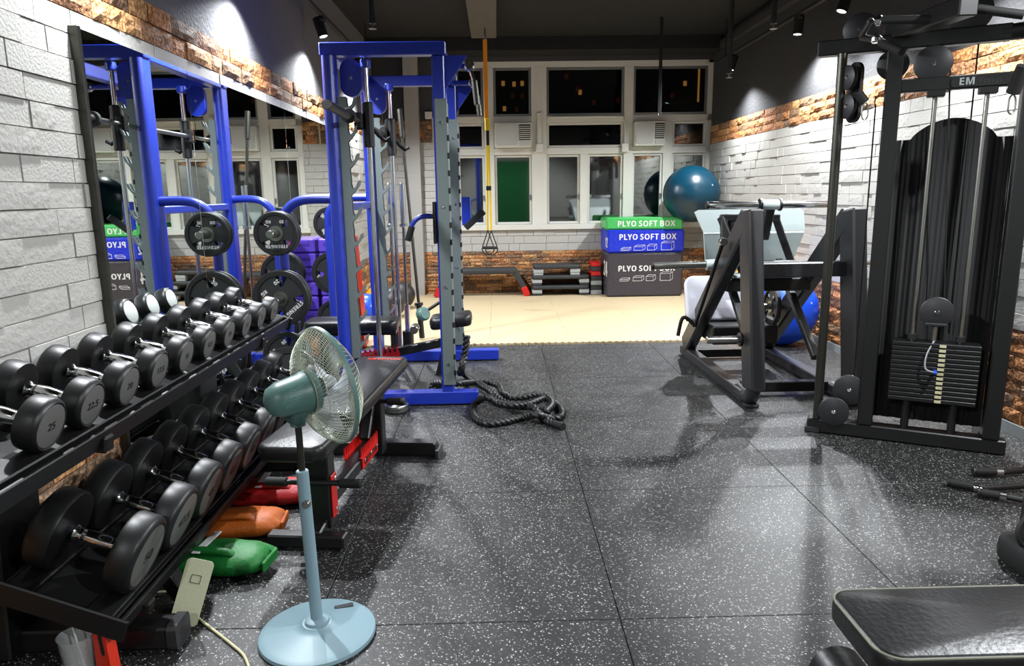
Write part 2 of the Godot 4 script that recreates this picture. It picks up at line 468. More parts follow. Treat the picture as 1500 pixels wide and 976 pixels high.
# ================================================================ scene
func _ready():
	rng.seed = 4242
	cam_axes()
	var cam := Camera3D.new(); cam.name = "camera"; add_child(cam)
	cam.transform = Transform3D(Basis(R3, U3, -W3), Vector3(0, CAMH, 0))
	cam.fov = rad_to_deg(2.0 * atan(488.0 / FPX)); cam.near = 0.05; cam.far = 120.0; cam.current = true
	var env := Environment.new()
	env.background_mode = Environment.BG_COLOR; env.background_color = Color(0.012, 0.011, 0.012)
	env.ambient_light_source = Environment.AMBIENT_SOURCE_DISABLED
	env.tonemap_mode = Environment.TONE_MAPPER_LINEAR; env.tonemap_exposure = 1.15
	env.sdfgi_enabled = true; env.ssao_enabled = true; env.ssil_enabled = true
	var we := WorldEnvironment.new(); we.name = "environment"; we.environment = env; add_child(we)
	make_materials()
	make_bricks()
	# track lamps
	var LE := 7.5
	var nth := ["fifth", "fourth", "third", "second", "first"]
	var ld := [-1.2, 3.0, 4.7, 6.4, 8.2]
	for i in 5:
		spot(P(-1.42, 2.66, ld[i]), P([0.4, 0.25, -0.5, -0.6, -0.5][i], 0.0, ld[i] - [0.0, 0.6, 0.2, 0.2, 0.1][i]), LE, 70.0, "black track spotlight along the mirror wall, %s from the windows" % nth[i], "left track spotlights")
	var rd := [-1.0, 2.3, 4.2, 5.7, 6.5, 8.3]
	nth.push_front("sixth")
	for i in 6:
		spot(P(2.62, 2.66, rd[i]), P([0.8, 1.2, 1.6, 1.7, 2.4, 1.8][i], 0.0, rd[i] - 0.1), LE, 70.0, "black track spotlight along the cable machine wall, %s from the windows" % nth[i], "right track spotlights")
	build_shell()
	build_windows()
	build_outside()
	build_mirror()
	build_power_rack()
	build_dumbbells()
	build_bench_near()
	build_bench_rack()
	build_fan()
	build_leg_press()
	build_cable_machine()
	build_far_items()
	build_near_right()
	build_floor_items()
	build_ceiling_items()

func slab(parent, called, a: Vector3, b: Vector3, m):
	var lo := Vector3(min(a.x, b.x), min(a.y, b.y), min(a.z, b.z)); var hi := Vector3(max(a.x, b.x), max(a.y, b.y), max(a.z, b.z))
	return part(parent, called, cbox(hi.x - lo.x, hi.y - lo.y, hi.z - lo.z, 0.002), m, T((lo + hi) / 2))

func build_shell():
	# floor: dark slab with speckled rubber tiles laid on it
	var fl := struct("floor")
	slab(fl, "slab", P(XL - 0.2, -0.2, DN - 0.2), P(XR + 0.2, -0.012, DF + 0.2), M.joint)
	var tp := 1.02
	for i in range(-2, 3):
		for j in range(-5, 5):
			var x0 := 0.378 + i * 0.985; var d0 := 2.09 + j * tp
			var x1: float = min(x0 + 0.985, XR); x0 = max(x0, XL)
			var d1: float = min(d0 + tp, 6.36); d0 = max(d0, DN)
			if x1 - x0 < 0.05 or d1 - d0 < 0.05: continue
			part(fl, "rubber_tile", cbox(x1 - x0 - 0.003, 0.012, d1 - d0 - 0.003, 0.0015), M.rubber, T(P((x0 + x1) / 2, -0.006, (d0 + d1) / 2)))
	# interlocking foam mats at the far end
	var me := 6.36
	for i in 6:
		for j in 4:
			var x0 := XL + 0.02 + i * 0.74; var d0 := me + j * 0.85
			var x1: float = min(x0 + 0.74, XR - 0.02); var d1: float = min(d0 + 0.85, DF)
			if x1 - x0 < 0.05: continue
			var o := PackedVector2Array()
			if j == 0:
				var k := int((x1 - x0) / 0.06)
				for q in k:
					var xa := x0 + (x1 - x0) * q / k; var xb := x0 + (x1 - x0) * (q + 0.5) / k
					o.append(Vector2(xa, d0)); o.append(Vector2(xb - 0.004, d0)); o.append(Vector2(xb, d0 + 0.025)); o.append(Vector2(xa + (x1 - x0) / k - 0.004, d0 + 0.025))
				o.append(Vector2(x1, d0))
			else:
				o.append(Vector2(x0, d0 + 0.0015)); o.append(Vector2(x1, d0 + 0.0015))
			o.append(Vector2(x1 - 0.0015, d1)); o.append(Vector2(x0 + 0.0015, d1))
			part(fl, "foam_mat_tile", prism(o, 0.028), M.foam, Transform3D(Basis(Vector3(1, 0, 0), Vector3(0, 0, -1), Vector3(0, 1, 0)), Vector3(0, 0.002, 0)))
	# ceiling
	var ce := struct("ceiling")
	slab(ce, "deck", P(XL - 0.2, CEIL, DN - 0.2), P(XR + 0.2, CEIL + 0.2, DF + 0.2), M.ceiling)
	slab(ce, "beam", P(-0.25, 3.10, DN), P(0.035, CEIL, 8.72), M.concrete)
	slab(ce, "beam", P(XL, 3.08, DF - 0.42), P(XR, CEIL, DF), M.ceiling)
	# left wall
	var wl := struct("wall_left")
	for z in [[-0.2, 0.6, M.mortar], [0.6, 2.05, M.mortar_white], [2.05, 2.23, M.mortar], [2.23, CEIL, M.grey_paint]]:
		slab(wl, "panel", P(XL - 0.2, z[0], DN - 0.2), P(XL, z[1], DF + 0.2), z[2])
	var lst := []
	var skip := [[2.9, 6.98, 0.34, 1.96]]
	brick_field(lst, Vector3(XL, 0, 0), Vector3(0, 0, -1), Vector3(1, 0, 0), -1.5, DF, 0.0, 0.6, 0.075, [0.16, 0.24, 0.3, 0.2], true, skip)
	brick_field(lst, Vector3(XL, 0, 0), Vector3(0, 0, -1), Vector3(1, 0, 0), -1.5, DF, 0.6, 2.05, 0.09, [0.14, 0.22, 0.3, 0.36], false, skip)
	brick_field(lst, Vector3(XL, 0, 0), Vector3(0, 0, -1), Vector3(1, 0, 0), -1.5, DF, 2.05, 2.23, 0.09, [0.16, 0.24, 0.32], true)
	finish_bricks(wl, lst)
	# right wall
	var wr := struct("wall_right")
	for z in [[-0.2, 0.58, M.mortar], [0.58, 1.95, M.mortar_white], [1.95, 2.18, M.mortar], [2.18, CEIL, M.dark_paint]]:
		slab(wr, "panel", P(XR, z[0], DN - 0.2), P(XR + 0.2, z[1], DF + 0.2), z[2])
	lst = []
	brick_field(lst, Vector3(XR, 0, 0), Vector3(0, 0, 1), Vector3(-1, 0, 0), -DF, -1.5, 0.0, 0.58, 0.0725, [0.16, 0.24, 0.3, 0.2], true)
	brick_field(lst, Vector3(XR, 0, 0), Vector3(0, 0, 1), Vector3(-1, 0, 0), -DF, -1.5, 0.58, 1.95, 0.09, [0.14, 0.22, 0.3, 0.36], false)
	brick_field(lst, Vector3(XR, 0, 0), Vector3(0, 0, 1), Vector3(-1, 0, 0), -DF, -1.5, 1.95, 2.18, 0.077, [0.16, 0.24, 0.32], true)
	finish_bricks(wr, lst)
	var bb := struct("baseboard_right")
	slab(bb, "board", P(XR - 0.03, 0.0, DN), P(XR - 0.028 + 0.001, 0.07, 6.3), M.step_light)
	# far wall round the window
	var wf := struct("wall_far")
	var wx0 := -0.58; var wy0 := 0.885; var wy1 := 3.02
	for z in [[-0.2, 0.58, M.mortar], [0.58, 2.02, M.mortar_white], [2.02, 2.30, M.mortar], [2.30, CEIL, M.dark_paint]]:
		slab(wf, "panel", P(XL - 0.2, z[0], DF), P(wx0, z[1], DF + 0.2), z[2])
	slab(wf, "panel", P(wx0, -0.2, DF), P(XR + 0.2, 0.58, DF + 0.2), M.mortar)
	slab(wf, "panel", P(wx0, 0.58, DF), P(XR + 0.2, wy0, DF + 0.2), M.mortar_white)
	slab(wf, "lintel", P(wx0, wy1, DF), P(XR + 0.2, CEIL, DF + 0.2), M.dark_paint)
	lst = []
	brick_field(lst, Vector3(0, 0, -DF), Vector3(1, 0, 0), Vector3(0, 0, 1), XL, XR, 0.0, 0.58, 0.048, [0.1, 0.16, 0.22], true)
	brick_field(lst, Vector3(0, 0, -DF), Vector3(1, 0, 0), Vector3(0, 0, 1), XL, wx0, 0.58, 2.02, 0.09, [0.14, 0.22, 0.3, 0.36], false)
	brick_field(lst, Vector3(0, 0, -DF), Vector3(1, 0, 0), Vector3(0, 0, 1), wx0, XR, 0.58, wy0, 0.09, [0.14, 0.22, 0.3, 0.36], false)
	brick_field(lst, Vector3(0, 0, -DF), Vector3(1, 0, 0), Vector3(0, 0, 1), XL, wx0, 2.02, 2.30, 0.056, [0.1, 0.16, 0.22], true)
	finish_bricks(wf, lst)
	# pilaster left of the window
	var pl := struct("trim_1")
	slab(pl, "pilaster", P(-1.16, 0, DF - 0.14), P(-0.98, CEIL, DF), M.mortar_white)
	# wall behind the camera
	var wn := struct("wall_near")
	slab(wn, "panel", P(XL - 0.2, -0.2, DN - 0.2), P(XR + 0.2, CEIL, DN), M.mortar_white)
	slab(wn, "painted_panel", P(-0.4, 0.0, DN), P(1.0, 2.3, DN + 0.02), M.green_wall)
	# lamp tracks and trunking
	var t2 := struct("trim_2")
	slab(t2, "track_rail", P(-1.44, 2.815, DN), P(-1.40, 2.84, 8.6), M.black_matte)
	for d in [0.0, 3.0, 6.0, 8.5]: rod(t2, "hanger", P(-1.42, 2.84, d), P(-1.42, CEIL, d), 0.006, M.black_matte, 8)
	var t3 := struct("trim_3")
	slab(t3, "track_rail", P(2.60, 2.815, DN), P(2.64, 2.84, 8.8), M.black_matte)
	for d in [0.0, 3.0, 6.0, 8.5]: rod(t3, "hanger", P(2.62, 2.84, d), P(2.62, CEIL, d), 0.006, M.black_matte, 8)
	var t4 := struct("trim_4")
	slab(t4, "trunking", P(XR - 0.07, 3.08, 1.0), P(XR - 0.001, 3.16, DF - 0.45), M.dark_paint)

func frame_mesh(w: float, h: float, t: float, d: float) -> ArrayMesh:
	var st := SurfaceTool.new(); st.begin(Mesh.PRIMITIVE_TRIANGLES)
	for s in [-1, 1]:
		st.append_from(cbox(t, h, d, 0.003), 0, T(Vector3(s * (w / 2 - t / 2), 0, 0)))
		st.append_from(cbox(w - 2 * t, t, d, 0.003), 0, T(Vector3(0, s * (h / 2 - t / 2), 0)))
	return st.commit()
func wx(px) -> float: return W(px, 230, DF).x
func wy(py) -> float: return W(850, py, DF).y
func build_windows():
	var w := struct("window_1")
	var zf := -DF - 0.06
	var x0 := -0.58; var x1 := XR; var y0 := 0.885; var y1 := 3.02
	var tr := [wy(174), wy(221)]
	slab(w, "head_rail", Vector3(x0, y1 - 0.07, zf - 0.05), Vector3(x1, y1, zf + 0.05), M.frame_white)
	slab(w, "sill", Vector3(x0 - 0.03, y0 - 0.02, zf - 0.05), Vector3(x1, y0 + 0.05, zf + 0.11), M.frame_white)
	for t in tr: slab(w, "transom", Vector3(x0, t - 0.042, zf - 0.05), Vector3(x1, t + 0.042, zf + 0.05), M.frame_white)
	slab(w, "jamb", Vector3(x0, y0, zf - 0.05), Vector3(x0 + 0.08, y1, zf + 0.05), M.frame_white)
	slab(w, "jamb", Vector3(x1 - 0.06, y0, zf - 0.05), Vector3(x1, y1, zf + 0.05), M.frame_white)
	for c in [[717, 0.13], [790, 0.20], [920, 0.12]]:
		slab(w, "mullion", Vector3(wx(c[0]) - c[1] / 2, y0 + 0.05, zf - 0.055), Vector3(wx(c[0]) + c[1] / 2, y1 - 0.07, zf + 0.056), M.frame_white)
	slab(w, "mullion", Vector3(wx(855.5) - 0.05, y0 + 0.05, zf - 0.05), Vector3(wx(855.5) + 0.05, tr[1] - 0.042, zf + 0.052), M.frame_white)
	slab(w, "mullion", Vector3(wx(978) - 0.06, y0 + 0.05, zf - 0.05), Vector3(wx(978) + 0.06, tr[0] - 0.042, zf + 0.052), M.frame_white)
	var rows := [[tr[0] + 0.042, y1 - 0.07], [tr[1] + 0.042, tr[0] - 0.042], [y0 + 0.05, tr[1] - 0.042]]
	var cols := [
		[[x0 + 0.08, wx(717) - 0.065], [wx(717) + 0.065, wx(790) - 0.1], [wx(790) + 0.1, wx(920) - 0.06], [wx(920) + 0.06, x1 - 0.06]],
		[[x0 + 0.08, wx(717) - 0.065], [], [wx(790) + 0.1, wx(920) - 0.06], [], [wx(978) + 0.06, x1 - 0.06]],
		[[x0 + 0.08, wx(717) - 0.065], [wx(717) + 0.065, wx(790) - 0.1], [wx(790) + 0.1, wx(855.5) - 0.05], [wx(855.5) + 0.05, wx(920) - 0.06], [wx(920) + 0.06, wx(978) - 0.06], [wx(978) + 0.06, x1 - 0.06]]]
	for r in 3:
		for c in cols[r]:
			if c.is_empty(): continue
			var cw: float = c[1] - c[0]; var chh: float = rows[r][1] - rows[r][0]
			var ctr := Vector3((c[0] + c[1]) / 2, (rows[r][0] + rows[r][1]) / 2, zf)
			var s := part(w, "sash", frame_mesh(cw - 0.004, chh - 0.004, 0.03, 0.05), M.frame_white if r > 0 else M.aluminium, T(ctr))
			part(s, "pane", cbox(cw - 0.07, chh - 0.07, 0.006, 0.001), M.film_glass if r == 2 else M.glass)
			if r == 2: part(s, "latch", cbox(0.02, 0.07, 0.02, 0.004), M.aluminium, T(Vector3(cw / 2 - 0.02, -0.1, 0.035)))
	var i := 0
	for c in [[wx(717) + 0.067, wx(790) - 0.102], [wx(920) + 0.062, wx(978) - 0.062]]:
		var y_lo: float = rows[1][0]; var y_hi: float = rows[1][1]
		var cw2: float = c[1] - c[0]; var h2 := y_hi - y_lo - 0.006
		var ac := thing("window_air_conditioner", ["white window air conditioner beside the yellow suspension strap", "white window air conditioner above the teal exercise ball"][i], "air conditioner", Vector3((c[0] + c[1]) / 2, (y_lo + y_hi) / 2, zf + 0.05), 0, "window air conditioners")
		i += 1
		part(ac, "case", cbox(cw2 - 0.004, h2, 0.44, 0.012), M.ac_white, T(Vector3(0, 0, -0.1)))
		part(ac, "intake_grille", prism(round_rect(cw2 * 0.56, h2 * 0.8, 0.02), 0.012), M.ac_grille, T(Vector3(-cw2 * 0.17, 0, 0.124)))
		part(ac, "outlet_bezel", cbox(cw2 * 0.30, h2 * 0.62, 0.012, 0.003), M.step_grey, T(Vector3(cw2 * 0.31, h2 * 0.1, 0.122)))
		for k in 7: part(ac, "louvre", cbox(cw2 * 0.29, 0.008, 0.02, 0.002), M.ac_white, T(Vector3(cw2 * 0.31, h2 * 0.1 + (k - 3) * h2 * 0.08, 0.13), Vector3(25, 0, 0)))
		part(ac, "control_panel", cbox(cw2 * 0.28, h2 * 0.16, 0.01, 0.003), M.ac_grille, T(Vector3(cw2 * 0.31, -h2 * 0.34, 0.124)))
	# surface conduit and junction boxes on the mullions
	var cd := thing("electrical_conduit", "white conduit with junction box on the wide window mullion", "conduit", Vector3(wx(790), tr[1], zf + 0.056))
	part(cd, "duct", cbox(0.06, 0.5, 0.03, 0.004), M.frame_white, T(Vector3(0, 0.24, 0.016)))
	part(cd, "junction_box", cbox(0.1, 0.11, 0.05, 0.006), M.ac_white, T(Vector3(0.0, 0.04, 0.026)))
	var cd2 := thing("electrical_conduit", "thin bent white conduit above the middle window with junction box", "conduit", Vector3(wx(915), tr[1], zf + 0.056))
	part(cd2, "pipe", tube(smooth_path([Vector3(-1.0, 0.43, 0.015), Vector3(-0.12, 0.43, 0.015), Vector3(-0.03, 0.40, 0.015), Vector3(0, 0.3, 0.015), Vector3(0, 0.07, 0.015)]), 0.012, 8), M.frame_white)
	part(cd2, "junction_box", cbox(0.09, 0.11, 0.05, 0.006), M.ac_white, T(Vector3(0.0, 0.03, 0.026)))

func build_outside():
	var b := thing("apartment_tower", "dark tower block across the street with few lit windows", "building", P(1.0, -12, 38))
	part(b, "facade", cbox(30, 50, 6, 0.1), M.night_wall, T(Vector3(0, 14, -3)))
	var k := 0
	for px in [[737, 122, 1], [753, 123, 1], [765, 122, 1], [739, 159, 1], [757, 160, 0], [751, 140, 0], [765, 140, 0], [846, 130, 0], [850, 135, 1], [906, 147, 0], [1004, 122, 1], [830, 112, 0], [870, 150, 0], [690, 120, 0], [985, 140, 0]]:
		var q := W(px[0], px[1], 37.9) - b.position
		part(b, "window", cbox(0.17, 0.24, 0.06, 0.01), M.lit_window if px[2] == 1 else M.dim_window, T(Vector3(q.x, q.y, 0.03)))
	var sp := W(1024, 122, 37.9) - b.position
	part(b, "light_strip", cyl(0.05, 1.8, 10), M.lit_window, T(Vector3(sp.x, sp.y, 0.04)))

func build_mirror():
	var segs := [[2.87, 3.83], [3.835, 5.52], [5.525, 7.0]]
	var i := 0
	for s in segs:
		var t := thing("wall_mirror", ["frameless wall mirror beside the dumbbell rack, end panel by bare white bricks", "wide middle panel of the wall mirror behind the blue rack", "wall mirror panel on the left wall, the one toward the windows"][i], "mirror", P(XL, 0.31, (s[0] + s[1]) / 2), 0, "wall mirror panels")
		i += 1
		var l: float = s[1] - s[0]
		part(t, "glass", cbox(0.006, 1.675, l, 0.001), M.mirror, T(Vector3(0.03, 0.8375, 0)))
		part(t, "backing", cbox(0.022, 1.665, l - 0.01, 0.001), M.step_grey, T(Vector3(0.0145, 0.8375, 0)))
		part(t, "bottom_channel", cbox(0.03, 0.04, l, 0.003), M.aluminium, T(Vector3(0.027, -0.021, 0)))
		if i == 1: part(t, "edge_trim", cbox(0.045, 1.70, 0.02, 0.003), M.dull_steel, T(Vector3(0.024, 0.83, l / 2 + 0.011)))

# ---------------------------------------------------------------- weight plates
func plate_mesh_ring(r: float, t: float) -> ArrayMesh:
	return lathe([Vector2(r * 0.80, -t / 2), Vector2(r - 0.006, -t / 2), Vector2(r, -t / 2 + 0.006), Vector2(r, t / 2 - 0.006), Vector2(r - 0.006, t / 2), Vector2(r * 0.82, t / 2), Vector2(r * 0.80, t / 2 - 0.005), Vector2(r * 0.80, -t / 2)], 40)
func make_plate(label: String, at: Vector3, r: float, axis: Vector3, roll := 0.0, grp := "weight plates stored on the blue rack", t := 0.036):
	var o := thing("weight_plate", label, "weight plate", at, 0, grp)
	var b := along(Vector3.ZERO, axis); b.origin = Vector3.ZERO
	b = b * Transform3D(Basis(Vector3.UP, deg_to_rad(roll)), Vector3.ZERO)
	part(o, "rim", plate_mesh_ring(r, t), M.plate_rubber, b)
	var poly := PackedVector2Array()
	for k in 48:
		var a := TAU * k / 48.0
		var lob := absf(cos(2.0 * a))
		var q := r * 0.81 if lob > 0.42 else r * (0.42 + 0.1 * lob)
		poly.append(Vector2(cos(a), sin(a)) * q)
	part(o, "web", prism(poly, t * 0.55), M.plate_web, b * T(Vector3.ZERO, Vector3(90, 0, 0)))
	part(o, "hub", lathe([Vector2(0.026, -t / 2), Vector2(0.046, -t / 2), Vector2(0.046, t / 2), Vector2(0.026, t / 2), Vector2(0.026, -t / 2)], 24), M.steel, b)
	text(o, "STRENGTH", r * 0.15, M.print_white, b * T(Vector3(0, t * 0.29, -r * 0.58), Vector3(-90, 0, 0)))
	text(o, "20", r * 0.14, M.print_white, b * T(Vector3(-r * 0.30, t * 0.29, r * 0.52), Vector3(-90, 0, 0)))
	text(o, "KG", r * 0.14, M.print_white, b * T(Vector3(r * 0.30, t * 0.29, r * 0.52), Vector3(-90, 0, 0)))
	return o

# ---------------------------------------------------------------- blue smith rack
func stadium(w: float, l: float) -> PackedVector2Array:
	return round_rect(w, l, min(w, l) * 0.48, 6)
func build_power_rack():
	var xl := -0.985; var xr := -0.335; var df := 4.55; var dr := 5.80; var top := 2.17
	var t := thing("smith_rack", "tall glossy blue smith machine rack with grey hook strips and chrome rods", "power rack", P((xl + xr) / 2, 0, (df + dr) / 2))
	var o := t.position
	var upm := prism(stadium(0.075, 0.15), top - 0.09)
	for d in [df, dr]:
		part(t, "upright", upm, M.blue, Transform3D(Basis(Vector3(1, 0, 0), Vector3(0, 0, 1), Vector3(0, -1, 0)), P(xl, 0.09 + (top - 0.09) / 2, d) - o))
		beam(t, "upright", P(xr, 0.09, d) - o, P(xr, top, d) - o, 0.075, 0.075, M.blue)
		# galvanised strip on the right upright, with numbered notches
		var g := part(t, "hole_strip", cbox(0.012, 1.75, 0.085, 0.002), M.galv, T(P(xr + 0.045, 1.02, d + 0.0) - o))
		var g2 := part(t, "hole_strip", cbox(0.075, 1.78, 0.010, 0.002), M.galv, T(P(xr + 0.012, 1.03, d - 0.044) - o))
		for k in 16:
			part(g, "notch", cbox(0.016, 0.035, 0.02, 0.002), M.ink, T(Vector3(0.004, -0.8 + k * 0.105, 0.04)))
		for k in 4: part(g2, "bolt", cyl(0.01, 0.012, 12, 0.003), M.chrome, T(Vector3(-0.005, -0.75 + k * 0.5, 0.008), Vector3(90, 0, 0)))
		# saw-tooth safety hooks facing into the rack
		var poly := PackedVector2Array([Vector2(0, 0)])
		var n := 10; var h := 1.62
		for k in n:
			var y := h * k / n
			poly.append(Vector2(0.055, y + 0.01)); poly.append(Vector2(0.05, y + 0.06)); poly.append(Vector2(0.075, y + 0.085)); poly.append(Vector2(0.105, y + 0.125)); poly.append(Vector2(0.112, y + 0.155)); poly.append(Vector2(0.098, y + 0.148)); poly.append(Vector2(0.085, y + 0.115)); poly.append(Vector2(0.062, y + 0.10)); poly.append(Vector2(0.055, y + 0.13))
		poly.append(Vector2(0.055, h)); poly.append(Vector2(0, h))
		part(t, "hook_strip", prism(poly, 0.012), M.galv, T(P(xl + 0.038, 0.32, d - 0.02) - o))
		part(t, "hook_strip", prism(poly, 0.012), M.galv, T(P(xl + 0.038, 0.32, d + 0.02) - o))
	# top frame
	for d in [df, dr]:
		var b := beam(t, "top_beam", P(xl - 0.05, top + 0.04, d) - o, P(xr + 0.05, top + 0.04, d) - o, 0.085, 0.075, M.blue)
		for k in 2: part(b, "bolt", cyl(0.012, 0.012, 12, 0.003), M.chrome, T(Vector3(0, (0.36 - k * 0.10), 0), Vector3(0, 0, 0)) * T(Vector3(-0.0, 0, 0.04), Vector3(90, 0, 0)))
		var le := P(xl - 0.1, 0.05, d) - o
		var b2 := beam(t, "foot_beam", le, P(0.0 if d == dr else -0.14, 0.05, d) - o, 0.085, 0.085, M.blue)
		for k in 2: part(b2, "foot_pad", cyl(0.03, 0.012, 16, 0.003), M.black_matte, Transform3D(b2.transform.basis.inverse(), Vector3.ZERO) * T(Vector3(0.35 - 0.7 * k, -0.046, 0)))
		part(t, "gusset", prism(PackedVector2Array([Vector2(0, 0), Vector2(0.14, 0), Vector2(0, -0.2)]), 0.01), M.blue, T(P(xr + 0.038, top, d - 0.01) - o))
	for x in [xl, xr]:
		beam(t, "side_beam", P(x, top + 0.04, df + 0.04) - o, P(x, top + 0.04, dr - 0.04) - o, 0.075, 0.085, M.blue)
	beam(t, "side_beam", P(xl, 1.28, df + 0.07) - o, P(xl, 1.28, dr - 0.07) - o, 0.05, 0.05, M.blue)
	beam(t, "base_rail", P(xl, 0.05, df + 0.04) - o, P(xl, 0.05, dr - 0.04) - o, 0.075, 0.085, M.blue)
	# guide rods, carriages, bar
	var gx := -0.78
	for d in [df + 0.06, dr - 0.2]:
		rod(t, "guide_rod", P(gx, 0.1, d) - o, P(gx, top + 0.0, d) - o, 0.015, M.chrome)
		part(t, "rod_cap", cyl(0.032, 0.05, 20, 0.005), M.blue, T(P(gx, top - 0.03, d) - o))
		var c := part(t, "carriage", cyl(0.034, 0.27, 20, 0.006), M.black, T(P(gx, 1.78, d) - o))
		part(c, "hook_block", cbox(0.05, 0.10, 0.07, 0.01), M.black_matte, T(Vector3(-0.05, 0.02, 0.04)))
		part(c, "safety_hook", tube([Vector3(0.02, -0.02, -0.05), Vector3(0.05, -0.06, -0.08), Vector3(0.09, -0.09, -0.08), Vector3(0.12, -0.07, -0.08)], 0.012, 8), M.black_matte)
		rod(t, "counterweight_cable", P(xl + 0.14, 1.84, d + 0.03) - o, P(xl + 0.14, top - 0.05, d + 0.03) - o, 0.003, M.dull_steel, 6)
		var pu := part(t, "pulley_cover", prism(stadium(0.13, 0.22), 0.05), M.blue, T(P(xl + 0.11, top - 0.11, d + 0.03) - o))
		part(pu, "bolt", cyl(0.01, 0.06, 12), M.chrome, T(Vector3.ZERO, Vector3(90, 0, 0)))
	var bar := rod(t, "smith_bar", P(gx - 0.05, 1.80, 3.75) - o, P(gx - 0.05, 1.80, 6.2) - o, 0.015, M.steel)
	for s in [[3.72, 4.25], [5.95, 6.3]]:
		rod(t, "bar_sleeve", P(gx - 0.05, 1.80, s[0]) - o, P(gx - 0.05, 1.80, s[1]) - o, 0.025, M.black)
		part(t, "collar", cyl(0.042, 0.03, 20), M.black_matte, T(P(gx - 0.05, 1.80, s[1] if s[0] < 5 else s[0]) - o, Vector3(90, 0, 0)))
	# pull-up grips on the right side
	for d in [df + 0.25, dr - 0.3]:
		rod(t, "grip_arm", P(xr + 0.03, top - 0.02, d) - o, P(xr + 0.17, top - 0.02, d) - o, 0.018, M.blue)
		part(t, "grip_joint", cyl(0.034, 0.05, 16, 0.01), M.chrome, T(P(xr + 0.18, top - 0.02, d) - o, Vector3(90, 0, 0)))
		rod(t, "grip_link", P(xr + 0.18, top - 0.02, d) - o, P(xr + 0.21, top - 0.12, d - 0.02) - o, 0.013, M.chrome)
		rod(t, "pull_up_grip", P(xr + 0.21, top - 0.11, d - 0.02) - o, P(xr + 0.225, top - 0.26, d - 0.03) - o, 0.02, M.dull_steel)
	# dip handle on the inside of the right upright, catch plate outside
	part(t, "dip_bracket", cbox(0.02, 0.26, 0.09, 0.004), M.black_matte, T(P(xr - 0.05, 1.18, df) - o))
	part(t, "dip_handle", tube(smooth_path([P(xr - 0.06, 1.22, df) - o, P(xr - 0.13, 1.22, df) - o, P(xr - 0.18, 1.19, df) - o, P(xr - 0.21, 1.13, df) - o]), 0.016, 10), M.blue)
	rod(t, "dip_grip", P(xr - 0.195, 1.16, df) - o, P(xr - 0.225, 1.07, df) - o, 0.021, M.black_matte)
	part(t, "catch_bracket", cbox(0.07, 0.22, 0.05, 0.005), M.blue, T(P(xr + 0.10, 1.22, dr - 0.08) - o))
	beam(t, "catch_arm", P(xr + 0.09, 1.09, dr - 0.1) - o, P(xr + 0.24, 1.22, dr - 0.12) - o, 0.02, 0.05, M.black_matte)
	# plate storage arms toward the wall
	for d in [df, dr]:
		var ax := -1.34
		part(t, "storage_arm", tube(smooth_path([P(xl - 0.03, 1.335, d) - o, P(xl - 0.18, 1.335, d) - o, P(xl - 0.27, 1.31, d) - o, P(ax + 0.02, 1.24, d) - o, P(ax, 1.14, d) - o, P(ax, 0.6, d) - o, P(ax, 0.1, d) - o], 0.04), 0.03, 12), M.blue)
		beam(t, "storage_base", P(ax - 0.02, 0.05, d) - o, P(xl - 0.11, 0.05, d) - o, 0.07, 0.08, M.blue)
		var sg := -1.0 if d == df else 1.0
		for h in [1.135, 0.735, 0.36]:
			rod(t, "plate_peg", P(ax, h, d + sg * 0.02) - o, P(ax, h, d + sg * (0.26 if h > 0.5 else 0.12)) - o, 0.024, M.steel)
			var rr: float = {1.135: 0.135, 0.735: 0.175, 0.36: 0.155}[h]
			var where := "facing the dumbbell rack" if d == df else "on the window side of the rack"
			var level: String = {1.135: "upper", 0.735: "middle", 0.36: "lowest"}[h]
			for k in 2:
				if h == 0.36 and k == 1: continue
				make_plate("black weight plate on the %s peg %s, %s" % [level, where, ["inner one", "outer one"][k]], P(ax, h, d + sg * (0.075 + k * 0.052)), rr, Vector3(0, 0, -sg), 0.0 if h > 1 else 40.0)
	make_plate("large black weight plate leaning low beside the blue rack foot", P(-1.29, 0.226, 4.30), 0.225, Vector3(-0.1, 0.22, 1), 20.0, "")
	var fp := thing("weight_plate", "small chrome-faced plates lying flat by the blue rack foot", "weight plate", G(581, 603))
	for k in 2:
		part(fp, "disc", lathe([Vector2(0.02, 0), Vector2(0.075, 0), Vector2(0.08, 0.005), Vector2(0.08, 0.02), Vector2(0.075, 0.026), Vector2(0.06, 0.02), Vector2(0.03, 0.02), Vector2(0.02, 0.026), Vector2(0.02, 0)], 28), [M.plate_rubber, M.steel][k], T(Vector3(0, k * 0.027, 0)))
	# barbells standing behind the rack, and one leaning
	for k in 2:
		var bx := [W(579, 470, 6.35), W(597, 470, 6.35)][k] as Vector3
		var bb := thing("olympic_barbell", ["chrome barbell standing upright behind the blue rack, nearer the mirror", "chrome barbell standing upright behind the blue rack, nearer the window"][k], "barbell", Vector3(bx.x, 0.03, bx.z), 0, "upright barbells")
		rod(bb, "lower_sleeve", Vector3(0, 0.0, 0), Vector3(0, 0.36, 0), 0.025, M.chrome)
		rod(bb, "shaft", Vector3(0, 0.36, 0), Vector3(0, 1.05, 0), 0.014, M.steel)
		part(bb, "collar", cyl(0.036, 0.03, 18), M.chrome, T(Vector3(0, 1.06, 0)))
		rod(bb, "upper_sleeve", Vector3(0, 1.07, 0), Vector3(0, 1.42, 0), 0.025, M.chrome)
		part(bb, "holder_cup", lathe([Vector2(0.0, -0.027), Vector2(0.05, -0.027), Vector2(0.05, 0.12), Vector2(0.03, 0.12), Vector2(0.03, 0.0)], 18), M.black)
	var lb := thing("olympic_barbell", "thin black barbell leaning at a slant inside the blue rack", "barbell", G(617, 462, 0.03) * 1.0)
	var q0 := W(617, 460, 6.6); var q1 := W(592, 205, 6.75)
	lb.position = Vector3(q0.x, 0.03, q0.z)
	var dirv := (q1 - q0).normalized()
